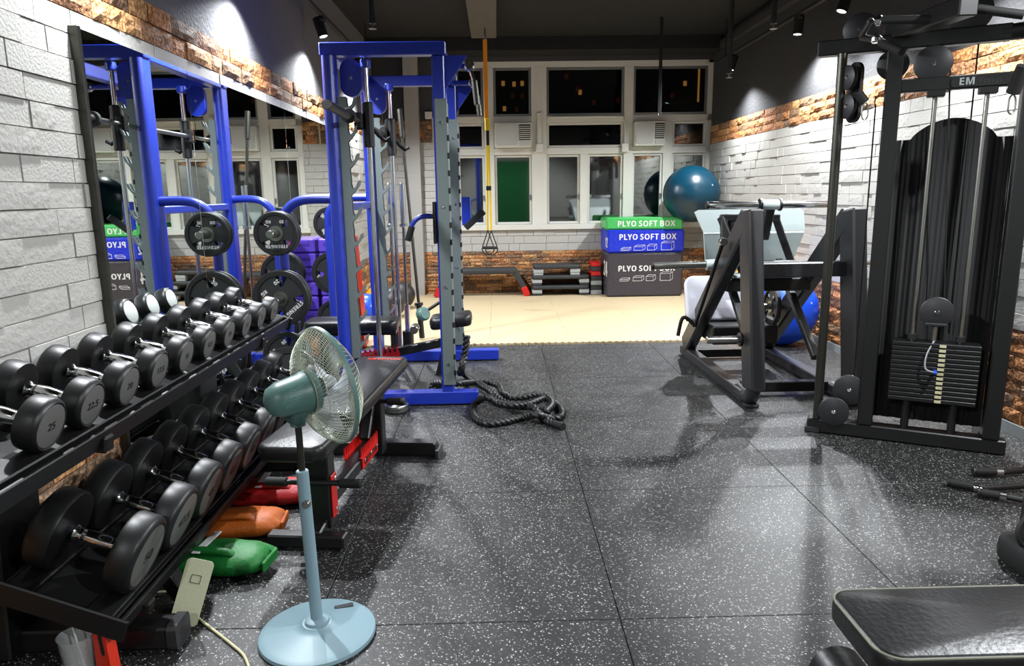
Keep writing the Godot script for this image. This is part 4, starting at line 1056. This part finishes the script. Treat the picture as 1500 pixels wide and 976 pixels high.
# ---------------------------------------------------------------- cable machine
var cmo: Vector3
var cmu: Vector3
var cmn: Vector3
func CM(px, py, off := 0.0) -> Vector3:     # pixel on the machine's upright plane, off metres toward the viewer
	var r := ray(px, py)
	var p0 := cmo + cmn * off
	var c := Vector3(0, CAMH, 0)
	return c + r * ((p0 - c).dot(cmn) / r.dot(cmn))
func pulley(t: Node3D, at: Vector3, r: float, axis: Vector3):
	var x := along(Vector3.ZERO, axis); x.origin = at - t.position
	var p := part(t, "pulley", lathe([Vector2(0, -0.012), Vector2(r - 0.004, -0.012), Vector2(r, -0.009), Vector2(r - 0.006, 0), Vector2(r, 0.009), Vector2(r - 0.004, 0.012), Vector2(0, 0.012)], 36), M.graphite, x)
	part(p, "axle_bolt", cyl(0.012, 0.034, 14), M.chrome)
func build_cable_machine():
	var a := G(1190, 630); var b := G(1470, 665)
	cmo = Vector3(a.x, 0, a.z); cmu = (Vector3(b.x, 0, b.z) - cmo).normalized(); cmn = cmu.cross(Vector3.UP) * -1.0
	if cmn.z < 0: cmn = -cmn
	var t := thing("cable_machine", "tall black cable pulley machine with weight stack and black curtain shroud", "cable machine", cmo)
	var o := cmo
	var q := func(u: float, h: float, off := 0.0) -> Vector3: return cmu * u + Vector3(0, h, 0) + cmn * off
	var yaw := atan2(-cmu.z, cmu.x)
	var bs := Basis(cmu, Vector3.UP, cmn)
	var uL := (CM(1285, 400) - o).dot(cmu); var uR := (CM(1478, 400) - o).dot(cmu)
	var H := 2.03
	part(t, "base_beam", cbox(uR + 0.10, 0.075, 0.09, 0.006), M.black, Transform3D(bs, q.call((uR + 0.10) / 2 - 0.03, 0.042)))
	part(t, "base_foot", cbox(0.08, 0.03, 0.10, 0.004), M.graphite, Transform3D(bs, q.call(0.0, 0.017)))
	part(t, "base_beam", cbox(0.09, 0.07, 0.30, 0.006), M.black, Transform3D(bs, q.call(uR + 0.0, 0.04, -0.16)))
	for u in [uL, uR]: part(t, "column", cbox(0.075, H - 0.08, 0.10, 0.006), M.black, Transform3D(bs, q.call(u, 0.08 + (H - 0.08) / 2)))
	# top beam that bends down on the right
	beam(t, "top_beam", q.call(-0.10, H + 0.04), q.call(uR - 0.10, H + 0.04), 0.075, 0.075, M.black)
	part(t, "top_bend", tube(smooth_path([q.call(uR - 0.14, H + 0.04), q.call(uR - 0.02, H + 0.04), q.call(uR + 0.09, H - 0.01), q.call(uR + 0.15, H - 0.12), q.call(uR + 0.16, H - 0.4)], 0.03), 0.04, 12), M.black)
	# overhead arm with pull-up grips
	beam(t, "overhead_arm", q.call(uL - 0.02, H + 0.10, -0.05), CM(1420, 8, 0.55) - o, 0.08, 0.08, M.black)
	for g in [[1285, 30, 1375, 28, 0.35], [1425, 12, 1500, 22, 0.5]]:
		rod(t, "pull_up_grip", CM(g[0], g[1], g[4]) - o, CM(g[2], g[3], g[4]) - o, 0.019, M.black_matte)
		part(t, "grip_end", cyl(0.024, 0.03, 16, 0.008), M.chrome, along(CM(g[0], g[1], g[4]) - o, CM(g[0] + 4, g[1], g[4]) - o))
	rod(t, "pull_up_grip", CM(1290, 62, 0.3) - o, CM(1322, 76, 0.42) - o, 0.019, M.black_matte)
	part(t, "grip_end", cyl(0.026, 0.03, 16, 0.008), M.chrome, T(CM(1284, 58, 0.3) - o))
	rod(t, "grip_bar", CM(1284, 58, 0.3) - o, CM(1262, 55, 0.2) - o, 0.015, M.black)
	rod(t, "grip_bar", CM(1262, 52, 0.2) - o, CM(1276, 30, 0.33) - o, 0.015, M.graphite)
	# front cross bar with name plate
	var hb := (CM(1370, 124) - o).y
	part(t, "cross_bar", cbox(uR - uL - 0.07, 0.065, 0.05, 0.005), M.black, Transform3D(bs, q.call((uL + uR) / 2, hb, 0.02)))
	var np := part(t, "name_plate", prism(round_rect(0.24, 0.05, 0.018), 0.006), M.black_matte, Transform3D(bs, q.call(uL + 0.37, hb, 0.049)))
	text(np, "EM", 0.035, M.step_light, T(Vector3(-0.055, 0.0, 0.004)), 0.001)
	text(np, "fitness", 0.022, M.plate_web, T(Vector3(0.04, -0.003, 0.004)), 0.001)
	# guide rods and stack
	var us := [(CM(1352, 330) - o).dot(cmu), (CM(1425, 330) - o).dot(cmu)]
	for u in us:
		rod(t, "guide_rod", q.call(u, 0.10, 0.01), q.call(u, hb - 0.02, 0.01), 0.011, M.steel)
		part(t, "rod_bracket", cbox(0.08, 0.035, 0.06, 0.004), M.black, Transform3D(bs, q.call(u, hb - 0.045, 0.02)))
		part(t, "rod_bush", cyl(0.022, 0.035, 16), M.black_matte, T(q.call(u, 0.585, 0.01)))
		rod(t, "stack_post", q.call(u, 0.075, 0.01), q.call(u, 0.24, 0.01), 0.02, M.black)
	var uc: float = (us[0] + us[1]) / 2
	var top := 0.565; var bot := 0.245; var n := 13
	for k in n:
		var hh := (top - bot) / n
		part(t, "weight_block", cbox(0.40, hh - 0.003, 0.11, 0.003), M.black, Transform3D(bs, q.call(uc, bot + (k + 0.5) * hh, 0.01)))
		part(t, "weight_label", cbox(0.03, hh * 0.6, 0.002, 0.0005), M.cream, Transform3D(bs, q.call(uc + 0.03, bot + (k + 0.5) * hh, 0.067)))
	rod(t, "stack_stem", q.call(uc - 0.01, top, 0.03), q.call(uc - 0.01, top + 0.09, 0.03), 0.012, M.steel)
	part(t, "stem_bracket", cbox(0.10, 0.015, 0.04, 0.003), M.graphite, Transform3D(bs, q.call(uc - 0.01, top + 0.095, 0.03)))
	pulley(t, q.call(uc - 0.01, top + 0.16, 0.035) + o, 0.078, cmn)
	part(t, "selector_pin", cyl(0.008, 0.05, 12), M.ball_blue, Transform3D(bs, q.call(uc + 0.005, 0.42, 0.09)) * T(Vector3.ZERO, Vector3(90, 0, 0)))
	part(t, "pin_lanyard", tube(smooth_path([q.call(uc - 0.01, top + 0.01, 0.05), q.call(uc - 0.04, top - 0.06, 0.08), q.call(uc - 0.04, top - 0.13, 0.09), q.call(uc, 0.42, 0.10)], 0.02), 0.004, 8), M.step_light)
	# pleated black shroud behind the rods, arched on top
	var st := SurfaceTool.new(); st.begin(Mesh.PRIMITIVE_TRIANGLES); st.set_smooth_group(0)
	var cols := 120
	for k in cols:
		var pts := []
		for e in [0, 1]:
			var f := float(k + e) / cols
			var u := lerpf(uL + 0.03, uR - 0.03, f)
			var off := -0.10 + 0.004 * sin(f * 55.0) + 0.003 * sin(f * 131.0)
			var ht := 1.60 + 0.10 * pow(sin(PI * clampf((f - 0.14) / 0.72, 0, 1)), 0.7)
			pts.append([q.call(u, 0.10, off), q.call(u, ht, off)])
		quad(st, pts[0][0], pts[1][0], pts[1][1], pts[0][1], cmn)
		quad(st, pts[0][0] - cmn * 0.012, pts[1][0] - cmn * 0.012, pts[1][1] - cmn * 0.012, pts[0][1] - cmn * 0.012, -cmn)
		quad(st, pts[0][1], pts[1][1], pts[1][1] - cmn * 0.012, pts[0][1] - cmn * 0.012, Vector3.UP)
	st.generate_normals()
	part(t, "shroud", st.commit(), M.curtain)
	# pulleys and cables
	pulley(t, CM(1367, 93, 0.03), 0.085, cmn)
	pulley(t, CM(1308, 95, -0.08), 0.075, cmn)
	pulley(t, CM(1261, 44, -0.05), 0.085, cmn)
	pulley(t, CM(1421, 18, -0.1), 0.10, cmn)
	for p in [[1243, 114], [1242, 156]]: pulley(t, CM(p[0], p[1], 0.05), 0.062, (cmn * 0.6 + cmu * -0.8).normalized())
	part(t, "swivel_cover", prism(stadium(0.10, 0.30), 0.02), M.black, Transform3D(bs.rotated(Vector3.UP, -0.9), CM(1252, 136, 0.02) - o))
	pulley(t, CM(1244, 571, 0.03), 0.082, cmn)
	pulley(t, CM(1221, 603, 0.06), 0.080, cmn)
	var up0 := (CM(1212, 400, 0.02) - o).dot(cmu)
	rod(t, "slide_post", q.call(up0, 0.08, 0.02), q.call(up0, H + 0.01, 0.02), 0.024, M.dull_steel, 18)
	rod(t, "cable", q.call(up0 + 0.17, 0.30, 0.0), q.call(up0 + 0.17, 1.78, 0.0), 0.004, M.black_matte, 8)
	rod(t, "cable", CM(1392, 95, 0.0) - o, q.call(uc + 0.03, 0.66, -0.03), 0.004, M.black_matte, 8)
	rod(t, "cable", CM(1436, 40, -0.1) - o, q.call(us[1] - 0.05, 0.6, -0.05), 0.004, M.black_matte, 8)
	# carabiners
	for p in [[1268, 150, 0.1], [1484, 138, 0.25]]:
		var cp := CM(p[0], p[1], p[2]) - o
		part(t, "carabiner", tube(smooth_path([cp, cp + Vector3(0.014, -0.02, 0), cp + Vector3(0.014, -0.07, 0), cp + Vector3(0, -0.085, 0), cp + Vector3(-0.014, -0.07, 0), cp + Vector3(-0.014, -0.02, 0), cp], 0.008), 0.004, 8), M.steel)
	part(t, "cable_stop", tube([CM(1500, 96, 0.3) - o, CM(1484, 136, 0.25) - o], 0.028, 14), M.black_matte)
	part(t, "cable_stop", tube([CM(1258, 138, 0.1) - o, CM(1267, 150, 0.1) - o], 0.024, 14), M.black_matte)

# ---------------------------------------------------------------- far end
func softbox(t: Node3D, called: String, w: float, h: float, d: float, m: Material, at: Vector3, icons: bool, col: Material):
	var st := SurfaceTool.new(); st.begin(Mesh.PRIMITIVE_TRIANGLES)
	st.append_from(cbox(w, h, d, 0.022), 0, Transform3D())
	part(t, "cover", st.commit(), m, T(at + Vector3(0, h / 2, 0)))
	for s in [-1, 1]:
		part(t, "seam", cbox(w - 0.03, 0.007, 0.007, 0.002), m, T(at + Vector3(0, h - 0.012, s * (d / 2 - 0.005))))
	text(t, "PLYO SOFT BOX", 0.075, col, T(at + Vector3(0.02, h - (0.20 if h > 0.4 else (0.09 if h > 0.2 else 0.075)), d / 2 + 0.001)), 0.002)
	if icons:
		var sc := [[-0.30, 0.10, 0.02], [-0.13, 0.11, 0.045], [0.04, 0.09, 0.055], [0.22, 0.13, 0.09]]
		for e in sc:
			var x: float = e[0]; var w2: float = e[1]; var h2: float = e[2]; var y0 := h - (0.36 if h > 0.4 else 0.26)
			var k := 0.03
			for ln in [[[x, y0], [x + w2, y0], [x + w2, y0 + h2], [x, y0 + h2], [x, y0]], [[x, y0 + h2], [x + k, y0 + h2 + k * 0.7], [x + w2 + k, y0 + h2 + k * 0.7], [x + w2 + k, y0 + k * 0.7], [x + w2, y0]], [[x + w2, y0 + h2], [x + w2 + k, y0 + h2 + k * 0.7]]]:
				var pts := []
				for p in ln: pts.append(at + Vector3(p[0] - 0.02, p[1], d / 2 + 0.001))
				part(t, "printed_outline", tube(pts, 0.0028, 4), col)
func build_far_items():
	var bx := (W(888, 437, 9.13).x + W(999, 438, 9.13).x) / 2
	var w := W(999, 438, 9.13).x - W(888, 437, 9.13).x
	var dz := -9.13 - 0.28
	var names := [["dark grey soft plyo box, the bottom one of the stack", M.box_grey, 0.565, true], ["blue soft plyo box in the middle of the stack", M.box_blue, 0.29, true], ["green soft plyo box on top of the stack", M.box_green, 0.15, false]]
	var y := 0.017
	for i in 3:
		var e = names[i]
		var t := thing("plyo_box", e[0], "plyo box", Vector3(bx - 0.0 + [0.0, 0.004, -0.01][i], y, dz), [0.0, 0.01, -0.015][i], "stacked soft plyo boxes")
		softbox(t, "box", w, e[2], 0.56, e[1], Vector3.ZERO, e[3], M.print_white)
		if i == 0: text(t, "24", 0.20, M.print_white, T(Vector3(-w / 2 - 0.001, 0.36, 0.18), Vector3(0, -90, 0)), 0.002)
		if i == 1: text(t, "12", 0.13, M.print_white, T(Vector3(-w / 2 - 0.001, 0.13, 0.2), Vector3(0, -90, 0)), 0.002)
		y += e[2] + 0.001
	var bl := thing("exercise_ball", "large teal exercise ball wedged between the plyo boxes and right wall", "exercise ball", Vector3(XR - 0.385, 0.955, -9.2))
	ball_parts(bl, 0.355, M.teal)
	# stacked aerobic steps
	for k in 3:
		var s := thing("aerobic_step", "dark grey aerobic step with pale risers, %s of the stack" % ["bottom", "middle", "top"][k], "aerobic step", P((W(820, 420, 9.5)).x - [0.0, 0.0, 0.05][k], 0.017 + k * 0.135, 9.50), 0, "stacked aerobic steps")
		var ww: float = [0.76, 0.76, 0.62][k]
		part(s, "platform", cushion(ww, 0.32, 0.05, 0.04, 0.012), M.step_grey, T(Vector3(0, 0.108, 0)))
		for e in [-1, 1]:
			for f in [-1, 1]:
				part(s, "riser_block", cbox(0.13, 0.05, 0.10, 0.006), M.step_light, T(Vector3(e * (ww / 2 - 0.07), 0.055, f * 0.10)))
				part(s, "riser_foot", cbox(0.12, 0.03, 0.09, 0.004), M.step_grey if k < 2 else M.step_light, T(Vector3(e * (ww / 2 - 0.07), 0.015, f * 0.10)))
	# long deck step with red feet
	var dk := thing("deck_step", "long grey bench step with slanted legs and red feet", "step bench", P(W(715, 420, 9.5).x - 0.02, 0.017, 9.50))
	part(dk, "deck", cushion(0.92, 0.32, 0.07, 0.03, 0.012), M.step_grey, T(Vector3(-0.06, 0.33, 0)))
	for e in [-1, 1]:
		beam(dk, "leg", Vector3(-0.06 + e * 0.43, 0.32, 0), Vector3(-0.06 + e * 0.55, 0.12, 0), 0.07, 0.30, M.step_grey, Vector3(0, 0, 1))
		beam(dk, "red_foot", Vector3(-0.06 + e * 0.55, 0.12, 0), Vector3(-0.06 + e * 0.60, 0.005, 0), 0.08, 0.31, M.red, Vector3(0, 0, 1))
	# riser blocks
	var rx := W(878, 420, 9.5).x
	var cl := [M.step_light, M.step_grey, M.step_light, M.step_grey, M.red, M.step_grey, M.red]
	for k in 7:
		var nm: String = ["pale grey", "dark grey", "pale grey", "dark grey", "red", "dark grey", "red"][k]
		var rb := thing("step_riser", "%s plastic step riser block, level %s of the small stack by the plyo boxes" % [nm, ["one", "two", "three", "four", "five", "six", "seven"][k]], "riser block", P((W(820, 420, 9.5).x + 0.38 + bx - w / 2) / 2 + (0.0 if k < 4 else -0.005), 0.017 + k * 0.062, 9.50), 0, "step risers")
		part(rb, "block", cbox(0.15 if k < 4 else 0.13, 0.058, 0.24, 0.008), cl[k], T(Vector3(0, 0.03, 0)))
		part(rb, "rim", cbox(0.13 if k < 4 else 0.11, 0.006, 0.22, 0.002), cl[k], T(Vector3(0, 0.0605, 0)))
	# purple step stack by the left wall, red board
	for k in 8:
		var pb := thing("step_riser", "purple plastic riser, level %s of the tall stack by the mirror" % ["one", "two", "three", "four", "five", "six", "seven", "eight"][k], "riser block", P(-1.43, 0.0 + k * 0.125, 6.38), 0.05, "purple risers")
		part(pb, "block", cbox(0.22, 0.118, 0.34, 0.012), M.purple, T(Vector3(0, 0.06, 0)))
		part(pb, "hand_slot", cbox(0.14, 0.035, 0.345, 0.006), M.purple_dark, T(Vector3(0, 0.07, 0)))
	var rbx := thing("red_board", "narrow red board leaning beside the purple stack", "board", P(-1.235, 0, 6.45))
	part(rbx, "plank", cbox(0.03, 1.0, 0.2, 0.006), M.red, T(Vector3(-0.01, 0.50, 0), Vector3(0, 0, 3)))
	part(rbx, "edge_strip", cbox(0.034, 1.0, 0.02, 0.004), M.orange_red, T(Vector3(-0.01, 0.50, 0.10), Vector3(0, 0, 3)))
	# medicine balls at the left end
	var mb := [[533, 448, 0.16, "ball_blue", "blue"], [553, 425, 0.15, "yellow", "yellow"], [573, 440, 0.17, "graphite", "dark grey"], [588, 425, 0.16, "plate_rubber", "black"], [545, 415, 0.12, "box_green", "green"]]
	for i in mb.size():
		var e = mb[i]
		var d := [7.5, 8.3, 7.9, 8.5, 8.75][i] as float
		var p := W(e[0], e[1], d)
		var m2 := thing("medicine_ball", "%s medicine ball by the left wall behind the rack" % e[4], "medicine ball", Vector3(max(p.x, XL + e[2] + 0.03), 0.017, p.z), 0, "medicine balls")
		ball_parts(m2, e[2], M[e[3]])
	# suspension trainer
	var tx := W(710, 45, 8.2)
	var tr := thing("suspension_trainer", "yellow and black suspension strap hanging from the ceiling beam", "suspension trainer", Vector3(tx.x, 0.66, -8.2))
	var o := tr.position
	var y0 := 3.08 - 0.66
	part(tr, "anchor_hook", tube([Vector3(0, y0 + 0.02, 0), Vector3(0.0, y0 - 0.05, 0), Vector3(0.015, y0 - 0.08, 0), Vector3(0, y0 - 0.10, 0)], 0.008, 8), M.steel)
	part(tr, "anchor_strap", cbox(0.045, 0.85, 0.006, 0.002), M.strap_yellow, T(Vector3(0, y0 - 0.52, 0)))
	part(tr, "buckle", cbox(0.055, 0.13, 0.02, 0.006), M.strap_lemon, T(Vector3(0.01, y0 - 0.98, 0)))
	part(tr, "loop", cbox(0.035, 0.17, 0.012, 0.003), M.black_matte, T(Vector3(0.01, y0 - 1.12, 0)))
	for s in [-1, 1]:
		beam(tr, "adjuster_strap", Vector3(0.01 + s * 0.008, y0 - 1.2, 0), Vector3(0.01 + s * 0.02, 0.28, s * 0.02), 0.022, 0.005, M.strap_lemon, Vector3(0, 0, 1), 0.001)
		part(tr, "cam_buckle", cbox(0.03, 0.05, 0.02, 0.004), M.black_matte, T(Vector3(0.01 + s * 0.014, 0.75, s * 0.01)))
		part(tr, "handle_web", tube([Vector3(0.01 + s * 0.02, 0.28, s * 0.02), Vector3(-0.055 + s * 0.02, 0.09, s * 0.02)], 0.006, 6), M.black_matte)
		part(tr, "handle_web", tube([Vector3(0.01 + s * 0.02, 0.28, s * 0.02), Vector3(0.075 + s * 0.02, 0.09, s * 0.02)], 0.006, 6), M.black_matte)
		rod(tr, "handle_grip", Vector3(-0.058 + s * 0.02, 0.085, s * 0.02), Vector3(0.078 + s * 0.02, 0.085, s * 0.02), 0.016, M.black_matte)
		var ring := []
		for k in 17: ring.append(Vector3(0.01 + s * 0.02 + 0.07 * cos(PI + PI * k / 16.0), 0.08 + 0.075 * sin(PI + PI * k / 16.0), s * 0.02))
		part(tr, "foot_loop", tube(ring, 0.006, 6), M.black_matte)
	# switch box and pipe on the far wall
	var sw := thing("switch_box", "white switch box with pipe on the far wall beside the pilaster", "switch box", P(-0.86, 2.36, DF - 0.03))
	part(sw, "box", cbox(0.09, 0.09, 0.05, 0.006), M.ac_white)
	part(sw, "pipe", cyl(0.012, 0.34, 10), M.cream, T(Vector3(0.05, -0.2, 0.0)))

# ---------------------------------------------------------------- near right
func build_near_right():
	var c := G(1222, 868, 0.48)
	var t := thing("flat_bench", "black padded bench end with pale piping in the near right corner", "bench", P(1.18, 0, 1.325))
	part(t, "pad", cushion(0.92, 0.25, 0.06, 0.05, 0.012), M.leather, T(Vector3(0, 0.45, 0)))
	var pts := []
	for p in round_rect(0.915, 0.245, 0.05, 6): pts.append(Vector3(p.x, 0.476, p.y))
	pts.append(pts[0])
	part(t, "piping", tube(pts, 0.0028, 6), M.piping)
	part(t, "pad_board", cbox(0.84, 0.018, 0.2, 0.004), M.black_matte, T(Vector3(0, 0.41, 0)))
	beam(t, "rail", Vector3(-0.38, 0.37, 0), Vector3(0.40, 0.37, 0), 0.06, 0.06, M.black)
	part(t, "leg_roller", cyl(0.062, 0.24, 28, 0.012), M.leather, T(Vector3(-0.44, 0.30, 0.02), Vector3(90, 0, 0)))
	beam(t, "roller_arm", Vector3(-0.34, 0.37, 0), Vector3(-0.44, 0.30, 0.0), 0.03, 0.03, M.black)
	for x in [-0.28, 0.35]:
		beam(t, "leg", Vector3(x, 0.35, 0), Vector3(x, 0.04, 0), 0.06, 0.06, M.black)
		beam(t, "foot", Vector3(x, 0.025, -0.2), Vector3(x, 0.025, 0.2), 0.05, 0.05, M.black)
	# cable attachments lying on the floor
	var grips := [[[1388, 706], [1440, 716], [1500, 712], "black grip bar with chrome centre on the floor, the long one"], [[1425, 691], [1470, 692], [1500, 689], "short ribbed black grip bar on the floor by the cable machine"], [[1432, 721], [1475, 728], [1510, 735], "plain black grip bar on the floor beside the other bars"]]
	for g in grips:
		var a := G(g[0][0], g[0][1], 0.025); var b := G(g[1][0], g[1][1], 0.025); var e := G(g[2][0], g[2][1], 0.025)
		var h := thing("grip_bar", g[3], "grip bar", Vector3(a.x, 0, a.z), 0, "cable attachments on the floor")
		var o := h.position
		rod(h, "rubber_grip", a - o, a - o + (b - a) * 0.75, 0.019, M.black_matte)
		part(h, "end_cap", cyl(0.021, 0.012, 16), M.black, along(a - o, a - o + (b - a).normalized() * 0.01))
		rod(h, "bar", a - o + (b - a) * 0.7, b - o, 0.013, M.chrome)
		rod(h, "bar", b - o, e - o, 0.014, M.black)
	var k := G(1492, 850)
	var bag := thing("kit_bag", "black kit bag with strap at the right edge of the floor", "bag", Vector3(k.x + 0.13, 0, k.z - 0.05))
	part(bag, "body", cushion(0.24, 0.24, 0.11, 0.05, 0.03), M.black_matte, T(Vector3(0, 0.056, 0)))
	part(bag, "bottle_pocket", cyl(0.04, 0.16, 20, 0.01), M.curtain, T(Vector3(-0.04, 0.19, -0.03)))
	part(bag, "strap", tube(smooth_path([Vector3(-0.08, 0.11, 0.02), Vector3(-0.13, 0.13, 0.04), Vector3(-0.14, 0.18, 0.03), Vector3(-0.08, 0.24, 0.0)], 0.02), 0.008, 8), M.black_matte)

# ---------------------------------------------------------------- floor items
func sandbag(label: String, at: Vector3, m: Material, turn: float, sd: int):
	var t := thing("sandbag", label, "sandbag", at, turn, "sandbags under the rack")
	t.scale = Vector3(1, 0.78, 1)
	var nz := FastNoiseLite.new(); nz.seed = sd; nz.frequency = 7.0
	var v := []
	var nu := 28; var nv := 20
	for i in nu + 1:
		var f := i / float(nu) * 2.0 - 1.0
		var e := pow(1.0 - pow(absf(f), 3.5), 0.42)
		var row := []
		for j in nv:
			var a := TAU * j / nv
			var p := Vector3(f * 0.21, sin(a) * 0.068 * e, cos(a) * 0.10 * (0.35 + 0.65 * e))
			p *= 1.0 + 0.10 * nz.get_noise_3dv(p)
			p.y = max(p.y + 0.066, 0.002)
			row.append(p)
		v.append(row)
	var st := SurfaceTool.new(); st.begin(Mesh.PRIMITIVE_TRIANGLES); st.set_smooth_group(0)
	for i in nu:
		for j in nv:
			var a: Vector3 = v[i][j]; var b: Vector3 = v[i + 1][j]; var c: Vector3 = v[i + 1][(j + 1) % nv]; var d: Vector3 = v[i][(j + 1) % nv]
			quad(st, a, b, c, d, (a + c) / 2 - Vector3((a.x + c.x) / 2, 0.066, 0))
	st.index(); st.generate_normals()
	part(t, "body", st.commit(), m)
	part(t, "handle", tube(smooth_path([Vector3(-0.10, 0.10, 0.05), Vector3(-0.07, 0.128, 0.055), Vector3(0, 0.134, 0.058), Vector3(0.07, 0.128, 0.055), Vector3(0.10, 0.10, 0.05)], 0.02), 0.018, 10), m)
	part(t, "strap", cbox(0.03, 0.006, 0.17, 0.002), M.print_white if sd % 2 == 0 else m, T(Vector3(-0.03, 0.138, 0.0)))
	part(t, "end_seam", cbox(0.012, 0.05, 0.12, 0.004), m, T(Vector3(0.207, 0.06, 0)))
func build_floor_items():
	sandbag("green vinyl sandbag on the floor under the lower dumbbells", P(-1.06, 0, 2.47), M.green_bag, -0.12, 4)
	sandbag("orange vinyl sandbag between the green and the red bag", P(-1.10, 0, 2.75), M.orange_bag, 0.1, 7)
	sandbag("red vinyl sandbag on the floor beside the bench", P(-1.04, 0, 3.06), M.red_bag, 0.05, 10)
	# battle rope heaped at the rack foot
	var R0 := 0.02
	var pts := []
	for p in [[677, 492, 0.36], [674, 520, 0.24], [668, 545, 0.12], [676, 556, 0.06], [690, 562, 0.03], [702, 575, 0.06], [718, 585, 0.06], [735, 594, 0.03], [760, 602, 0.03], [780, 610, 0.06], [792, 617, 0.03], [806, 624, 0.02], [823, 630, 0.02]]:
		pts.append(G(p[0], p[1], 0.0) * Vector3(1, 0, 1) + Vector3(0, p[2], 0) if p[2] < 0.1 else W(p[0], p[1], 4.50) + Vector3(0.03, 0, 0))
	var r1 := thing("battle_rope", "thick black battle rope heaped on the floor at the rack foot", "rope", Vector3(pts[1].x, 0, pts[1].z))
	var l1 := []
	for q in pts: l1.append(q - r1.position)
	part(r1, "strand", tube(smooth_path(l1, 0.008), R0, 18, 62.0, 3), M.rope)
	var l2 := []
	for p in [[632, 573, 0.03], [636, 562, 0.08], [652, 561, 0.11], [672, 562, 0.11], [695, 560, 0.07], [715, 560, 0.07], [730, 565, 0.06], [736, 575, 0.06], [745, 582, 0.02], [765, 582, 0.02], [790, 578, 0.03], [806, 585, 0.02], [822, 600, 0.02], [822, 610, 0.02], [805, 613, 0.02], [785, 608, 0.06], [765, 612, 0.02], [740, 618, 0.02], [715, 621, 0.02], [698, 614, 0.02], [692, 602, 0.02], [698, 590, 0.03], [712, 582, 0.10], [728, 590, 0.07], [748, 594, 0.07], [775, 592, 0.06], [800, 583, 0.06], [809, 592, 0.06], [800, 604, 0.06]]:
		l2.append(G(p[0], p[1], p[2]) - r1.position)
	part(r1, "strand", tube(smooth_path(l2, 0.008), R0, 18, 62.0, 3), M.rope)
	part(r1, "end_sleeve", tube([l1[l1.size() - 2].lerp(l1[l1.size() - 1], 0.3), l1[l1.size() - 1] + (l1[l1.size() - 1] - l1[l1.size() - 2]) * 0.1], 0.0235, 14), M.black_matte)

# ---------------------------------------------------------------- ceiling fittings
func build_ceiling_items():
	var k := 0
	for p in [[546, 40, 6.0], [1068, 112, 7.2], [1133, 40, 6.0]]:
		var e := W(p[0], p[1], p[2])
		var s := thing("sprinkler_pipe", ["grey sprinkler drop pipe above the blue rack", "long grey sprinkler drop pipe by the right wall near the windows", "short grey sprinkler drop pipe above the leg press"][k], "sprinkler", Vector3(e.x, e.y, e.z), 0, "sprinkler drops")
		k += 1
		rod(s, "pipe", Vector3(0, 0.04, 0), Vector3(0, CEIL - e.y, 0), 0.022, M.plate_web)
		part(s, "coupling", cyl(0.028, 0.05, 16), M.graphite, T(Vector3(0, 0.05, 0)))
		rod(s, "head", Vector3(0, -0.01, 0), Vector3(0, 0.04, 0), 0.01, M.steel)
		part(s, "deflector", cyl(0.03, 0.003, 16, 0.001), M.steel, T(Vector3(0, -0.012, 0)))
	var h := W(966, 165, 8.4)
	var st := thing("hanging_strap", "black strap hanging from the ceiling in front of the windows", "strap", h)
	part(st, "webbing", cbox(0.04, CEIL - 0.165 - h.y + 0.165, 0.006, 0.002), M.black_matte, T(Vector3(0, (CEIL - h.y) / 2, 0)))
	part(st, "ring", tube([Vector3(-0.015, 0, 0), Vector3(-0.015, -0.03, 0), Vector3(0.015, -0.03, 0), Vector3(0.015, 0, 0)], 0.004, 6), M.steel)
